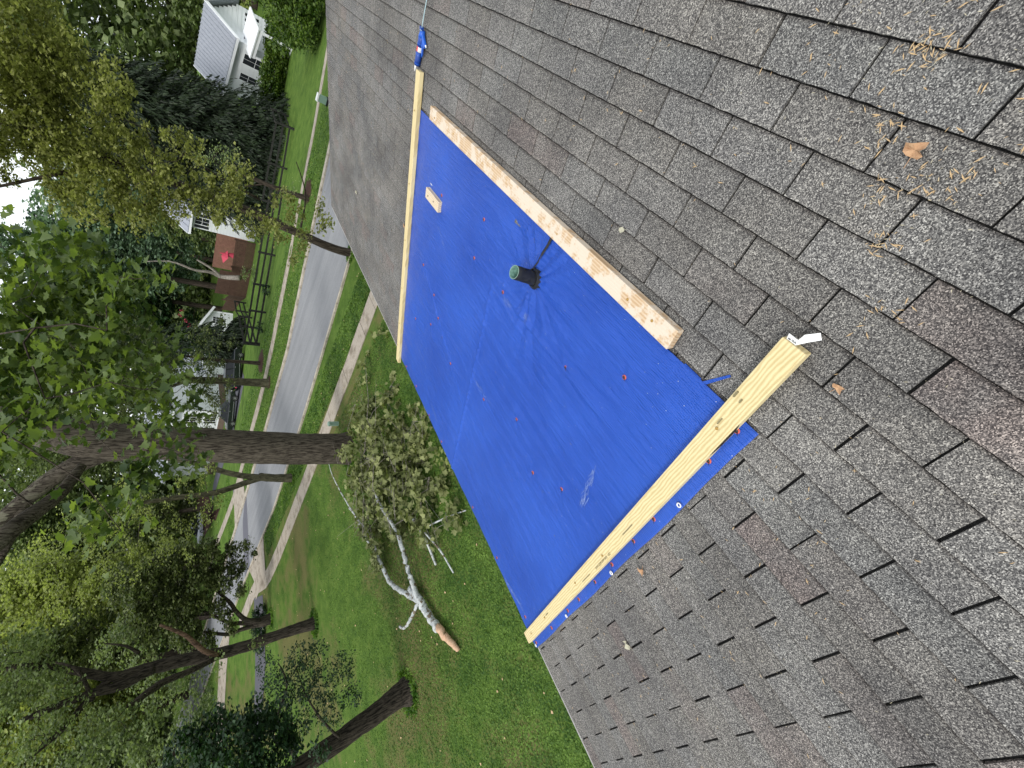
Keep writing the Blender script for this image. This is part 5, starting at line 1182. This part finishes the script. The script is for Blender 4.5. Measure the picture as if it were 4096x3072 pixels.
# second white house behind the yellow-green tree
h2 = empty('white_house', (-27.5, 56, gz(56)), 'white clapboard house glimpsed through the yellow-green street tree', 'house'); z0 = gz(57)
MB().box(-29.0, -19.5, 57, 66, z0 - .3, -1.9).build('wall', M['white'], h2)
siding(h2, (-29.0, 57), (-19.5, 57), z0, -1.9, .30)
for (x, z) in [(-28.0, -3.1), (-25.0, -3.1), (-22, -3.1), (-24.5, -6), (-21.6, -6)]: window(h2, (x, 56.98, z), (1, 0, 0), .85, 1.35, (2, 2), True)
seam_roof(h2, (-29.6, 56.5, -1.95), (-19, 56.5, -1.95), (-29.6, 61.5, .7), (-19, 61.5, .7), 14, M['rooft']); seam_roof(h2, (-29.6, 66.5, -1.95), (-19, 66.5, -1.95), (-29.6, 61.5, .7), (-19, 61.5, .7), 8, M['rooft'])
MB().beam((-29.6, 56.4, -2.05), (-19, 56.4, -2.05), .14, .2).build('gutter', M['white2'], h2); MB().beam((-29.6, 56.4, -2.1), (-29.6, 61.5, .6), .1, .25).build('fascia', M['white2'], h2)

# white garage with gable toward the street
ga = empty('garage', (-46, 60, gz(60)), 'white garage with a paned window, half hidden by a dark spruce', 'garage'); z0 = gz(61)
a_, b2_ = (-49.6, 54.2), (-44.0, 61.8)
dxg, dyg = b2_[0] - a_[0], b2_[1] - a_[1]; Lg = math.hypot(dxg, dyg); exg = (dxg / Lg, dyg / Lg); nb = (-exg[1], exg[0])
pg = lambda t, d, z: (a_[0] + dxg * t + nb[0] * d, a_[1] + dyg * t + nb[1] * d, z)
gzg = lambda t: -6.0 + 2.6 * (1 - abs(t - .5) / .5)
q = MB(); q.v = [pg(0, .05, z0 - .3), pg(1, .05, z0 - .3), pg(1, .05, gzg(1)), pg(.5, .05, gzg(.5)), pg(0, .05, gzg(0)), pg(0, 9, z0 - .3), pg(1, 9, z0 - .3), pg(1, 9, gzg(1)), pg(.5, 9, gzg(.5)), pg(0, 9, gzg(0))]
q.f = [(0, 1, 2, 3, 4), (9, 8, 7, 6, 5), (0, 5, 6, 1), (1, 6, 7, 2), (4, 9, 5, 0)]; q.build('wall', M['white'], ga)
siding(ga, pg(0, .03, 0)[:2], pg(1, .03, 0)[:2], z0, 0, .22, gable=gzg)
quad(ga, [pg(.5, -.5, gzg(.5) + .12), pg(1.06, -.5, gzg(1) - .19), pg(1.06, 9.3, gzg(1) - .19), pg(.5, 9.3, gzg(.5) + .12)], 'roof', M['rooft'], .12)
quad(ga, [pg(.5, -.5, gzg(.5) + .12), pg(-.06, -.5, gzg(0) - .19), pg(-.06, 9.3, gzg(0) - .19), pg(.5, 9.3, gzg(.5) + .12)], 'roof', M['rooft'], .12)
MB().beam(pg(.5, -.52, gzg(.5) + .02), pg(1.06, -.52, gzg(1) - .29), .08, .30).build('fascia', M['white2'], ga); MB().beam(pg(.5, -.52, gzg(.5) + .02), pg(-.06, -.52, gzg(0) - .29), .08, .30).build('fascia', M['white2'], ga)
window(ga, pg(.86, 0, -6.75), exg, 1.0, 1.1, (3, 3)); window(ga, pg(.35, 0, -6.75), exg, 1.0, 1.1, (3, 3))
MB().beam(pg(1.0, 0, z0), pg(1.0, 0, -6.0), .14, .14, (1, 0, 0)).build('corner_board', M['white2'], ga)
gd = empty('bench', pg(.66, -1.2, z0), 'white lawn bench frame against the garage wall', 'bench')
for t in (.62, .70): MB().tube([pg(t, -1.2, z0), pg(t, -1.2, z0 + .95)], [.03, .03], 6).build('leg', M['black'], gd)
MB().tube([pg(.62, -1.2, z0 + .45), pg(.70, -1.2, z0 + .45)], [.03, .03], 6).build('seat_rail', M['black'], gd); MB().tube([pg(.62, -1.2, z0 + .9), pg(.70, -1.2, z0 + .9)], [.03, .03], 6).build('back_rail', M['black'], gd)

# house with black shutters behind the black car
h4 = empty('shuttered_house', (-56, 47, gz(47)), 'white sided house with black shutters behind the black car', 'house'); z0 = gz(47)
MB().box(-64, -50, 47.2, 56, z0 - .2, -2.0).build('wall', M['white'], h4); siding(h4, (-64, 47.2), (-50, 47.2), z0 + .7, -2.0, .24); siding(h4, (-50, 47.2), (-50, 56), z0 + .7, -2.0, .24)
MB().box(-64.1, -49.9, 47.1, 56, z0, z0 + .7).build('foundation', speck('brick_foundation', (.12, .085, .07), (.20, .15, .12), 8), h4)
for x in (-51.6, -54.2, -57, -60): window(h4, (x, 47.15, -3.9), (1, 0, 0), .8, 1.3, (2, 2), True)
for x in (-51.6, -54.2, -57, -60): window(h4, (x, 47.15, -6.1), (1, 0, 0), .8, 1.3, (2, 2), True)
seam_roof(h4, (-64.6, 46.6, -2.0), (-49.4, 46.6, -2.0), (-64.6, 51.6, .6), (-49.4, 51.6, .6), 14, M['rooft']); seam_roof(h4, (-64.6, 56.6, -2.0), (-49.4, 56.6, -2.0), (-64.6, 51.6, .6), (-49.4, 51.6, .6), 8, M['rooft'])
MB().beam((-64.6, 46.5, -2.1), (-49.4, 46.5, -2.1), .14, .2).build('gutter', M['white2'], h4)
t0 = G0(-46.6, 43.6)
tree('small_tree', 'thin bare-stemmed tree behind the black car', 'tree', [([t0, (-46.6, 43.6, -6.2), (-46.3, 43.7, -5), (-45.8, 44, -2.5)], [.1, .09, .07, .03]), ([(-46.58, 43.62, -6.1), (-46.9, 43.5, -5.3), (-47.2, 43.4, -4.6), (-48.4, 43, -2.5)], [.08, .07, .06, .03])], [((-46.8, 43.6, -1.6), 1.0), ((-45.6, 44, -3), .6)], M['mid'], M['darkbark'], .16, QUAD, per=8, clump=.3, nleaf=16, base=t0)

# ---- cars
def car(name, label, c, ang, paint, L=4.7, Wd=1.85, H=1.5, suv=False):
    z0 = c[2]; root = empty(name, c, label, 'car', 'cars parked across the street')
    ca, sa = math.cos(ang), math.sin(ang); T = lambda x, y, z: (c[0] + x * ca - y * sa, c[1] + x * sa + y * ca, z0 + z)
    hb_ = .95 if suv else .82
    prof = [(-L / 2, .35), (-L / 2 + .04, .75), (-L / 2 + .25, hb_), (-L * .18, hb_ + .03), (L * .36, hb_ + .08), (L / 2 - .1, hb_ - .02), (L / 2, .6), (L / 2 - .05, .32), (L * .33, .24), (-L * .3, .24)]
    if not suv: prof[4] = (L * .28, hb_ + .06)
    q = MB(); n = len(prof)
    for s_, k in ((-1, 0), (-1, 1), (1, 1), (1, 0)):
        for x, z in prof:
            wy = Wd / 2 - (.06 if k == 0 else 0)
            q.v.append(T(x * (1 if k else .985), s_ * wy, z + (0 if not k else 0)))
    # simpler: 2 rings per side
    q.v = []
    rings = [(-1, 1.0, .96), (-1, .93, 1.0), (1, .93, 1.0), (1, 1.0, .96)]
    for s_, fy, fz in rings:
        for x, z in prof: q.v.append(T(x, s_ * Wd / 2 * fy, z if fz == 1 else .24 + (z - .24) * .93))
    for r_ in range(3):
        for i in range(n): q.f.append((r_ * n + i, r_ * n + (i + 1) % n, (r_ + 1) * n + (i + 1) % n, (r_ + 1) * n + i))
    q.f += [tuple(range(n))[::-1], tuple(3 * n + i for i in range(n))]
    o = q.build('body', paint, root); bevel(o, .04, 2)
    cp = [(-L * .22, hb_), (-L * .06, H - .03), (L * .16, H), (L * (.42 if suv else .30), hb_ + .05)] if not suv else [(-L * .22, hb_), (-L * .08, H - .03), (L * .38, H), (L * .46, hb_ + .05)]
    q = MB()
    for s_ in (-1, 1):
        for x, z in cp: q.v.append(T(x, s_ * (Wd / 2 - .06 - (z - hb_) * .28), z))
    q.f = [(0, 1, 2, 3), (7, 6, 5, 4), (0, 4, 5, 1), (1, 5, 6, 2), (2, 6, 7, 3)]
    bevel(q.build('cabin_glass', M['glass'], root), .04, 2)
    q = MB(); q.hexa([T(cp[1][0], -Wd / 2 + .2, H - .03), T(cp[2][0], -Wd / 2 + .2, H + .0), T(cp[2][0], Wd / 2 - .2, H + .0), T(cp[1][0], Wd / 2 - .2, H - .03), T(cp[1][0] + .05, -Wd / 2 + .25, H + .0), T(cp[2][0] - .05, -Wd / 2 + .25, H + .03), T(cp[2][0] - .05, Wd / 2 - .25, H + .03), T(cp[1][0] + .05, Wd / 2 - .25, H + .0)])
    q.build('car_roof', paint, root)
    for s_ in (-1, 1):
        for px_ in (.0, .08):
            pass
        MB().beam(T(.03 * L, s_ * (Wd / 2 - .02), hb_ + .02), T(.06 * L, s_ * (Wd / 2 - .2), H - .04), .05, .05).build('door_pillar', paint, root)
        MB().box(0, 0, 0, 0, 0, 0)
        q = MB(); q.beam(T(-.1, s_ * (Wd / 2 + .01), hb_ - .12), T(.08, s_ * (Wd / 2 + .01), hb_ - .12), .03, .03); q.build('door_handle', M['rim'], root)
        q = MB(); q.beam(T(-L * .17, s_ * (Wd / 2 + .02), hb_ + .06), T(-L * .17, s_ * (Wd / 2 + .18), hb_ + .08), .12, .12); q.build('side_mirror', paint, root)
        MB().beam(T(-L * .24, s_ * (Wd / 2 + .008), .42), T(L * .24, s_ * (Wd / 2 + .008), .42), .02, .04).build('side_trim', M['rim'], root)
        for x in (-L * .32, L * .30):
            ax = (-sa * s_, ca * s_, 0); cc_ = T(x, s_ * (Wd / 2 - .2), .33)
            wl = MB().lathe(cc_, [(0, 0), (.33, 0), (.345, .05), (.345, .17), (.32, .21), (.24, .215)], 22, ax).build('wheel', M['tyre'], root, False)
            MB().lathe(cc_, [(.24, .214), (.215, .20), (.20, .17), (.06, .17), (.05, .2), (0, .2)], 22, ax).build('rim', M['tyre'], wl)
            q = MB()
            for k in range(7):
                a = 6.283 * k / 7; A3 = Vector(cc_) + Vector(ax) * .19; e1 = Vector((ca, sa, 0)); e2 = Vector((0, 0, 1))
                q.beam(A3, A3 + (e1 * math.cos(a) + e2 * math.sin(a)) * .225, .045, .03, ax)
            q.build('rim_spokes', M['rim'], wl)
        q = MB(); q.beam(T(-L / 2 + .03, s_ * Wd * .28, .66), T(-L / 2 + .03, s_ * Wd * .46, .70), .06, .14); q.build('headlight', M['wht'], root)
        q = MB(); q.beam(T(L / 2 - .03, s_ * Wd * .30, .70), T(L / 2 - .03, s_ * Wd * .46, .70), .06, .14); q.build('tail_light', M['pink'], root)
    return root
car('parked_car', 'black car parked side-on by the lawn, right of the big trunk', (-41.0, 38.9, gz(38)), math.radians(215 - 0), M['carb'])
car('parked_car', 'black car parked behind the side-on black car', (-37.6, 42.0, gz(42) ), math.radians(240), M['carb'], H=1.7, suv=True)
car('parked_car', 'silver car glimpsed between two dark trunks on the left', (-71.5, 42.5, gz(42)), math.radians(100), M['cars'])
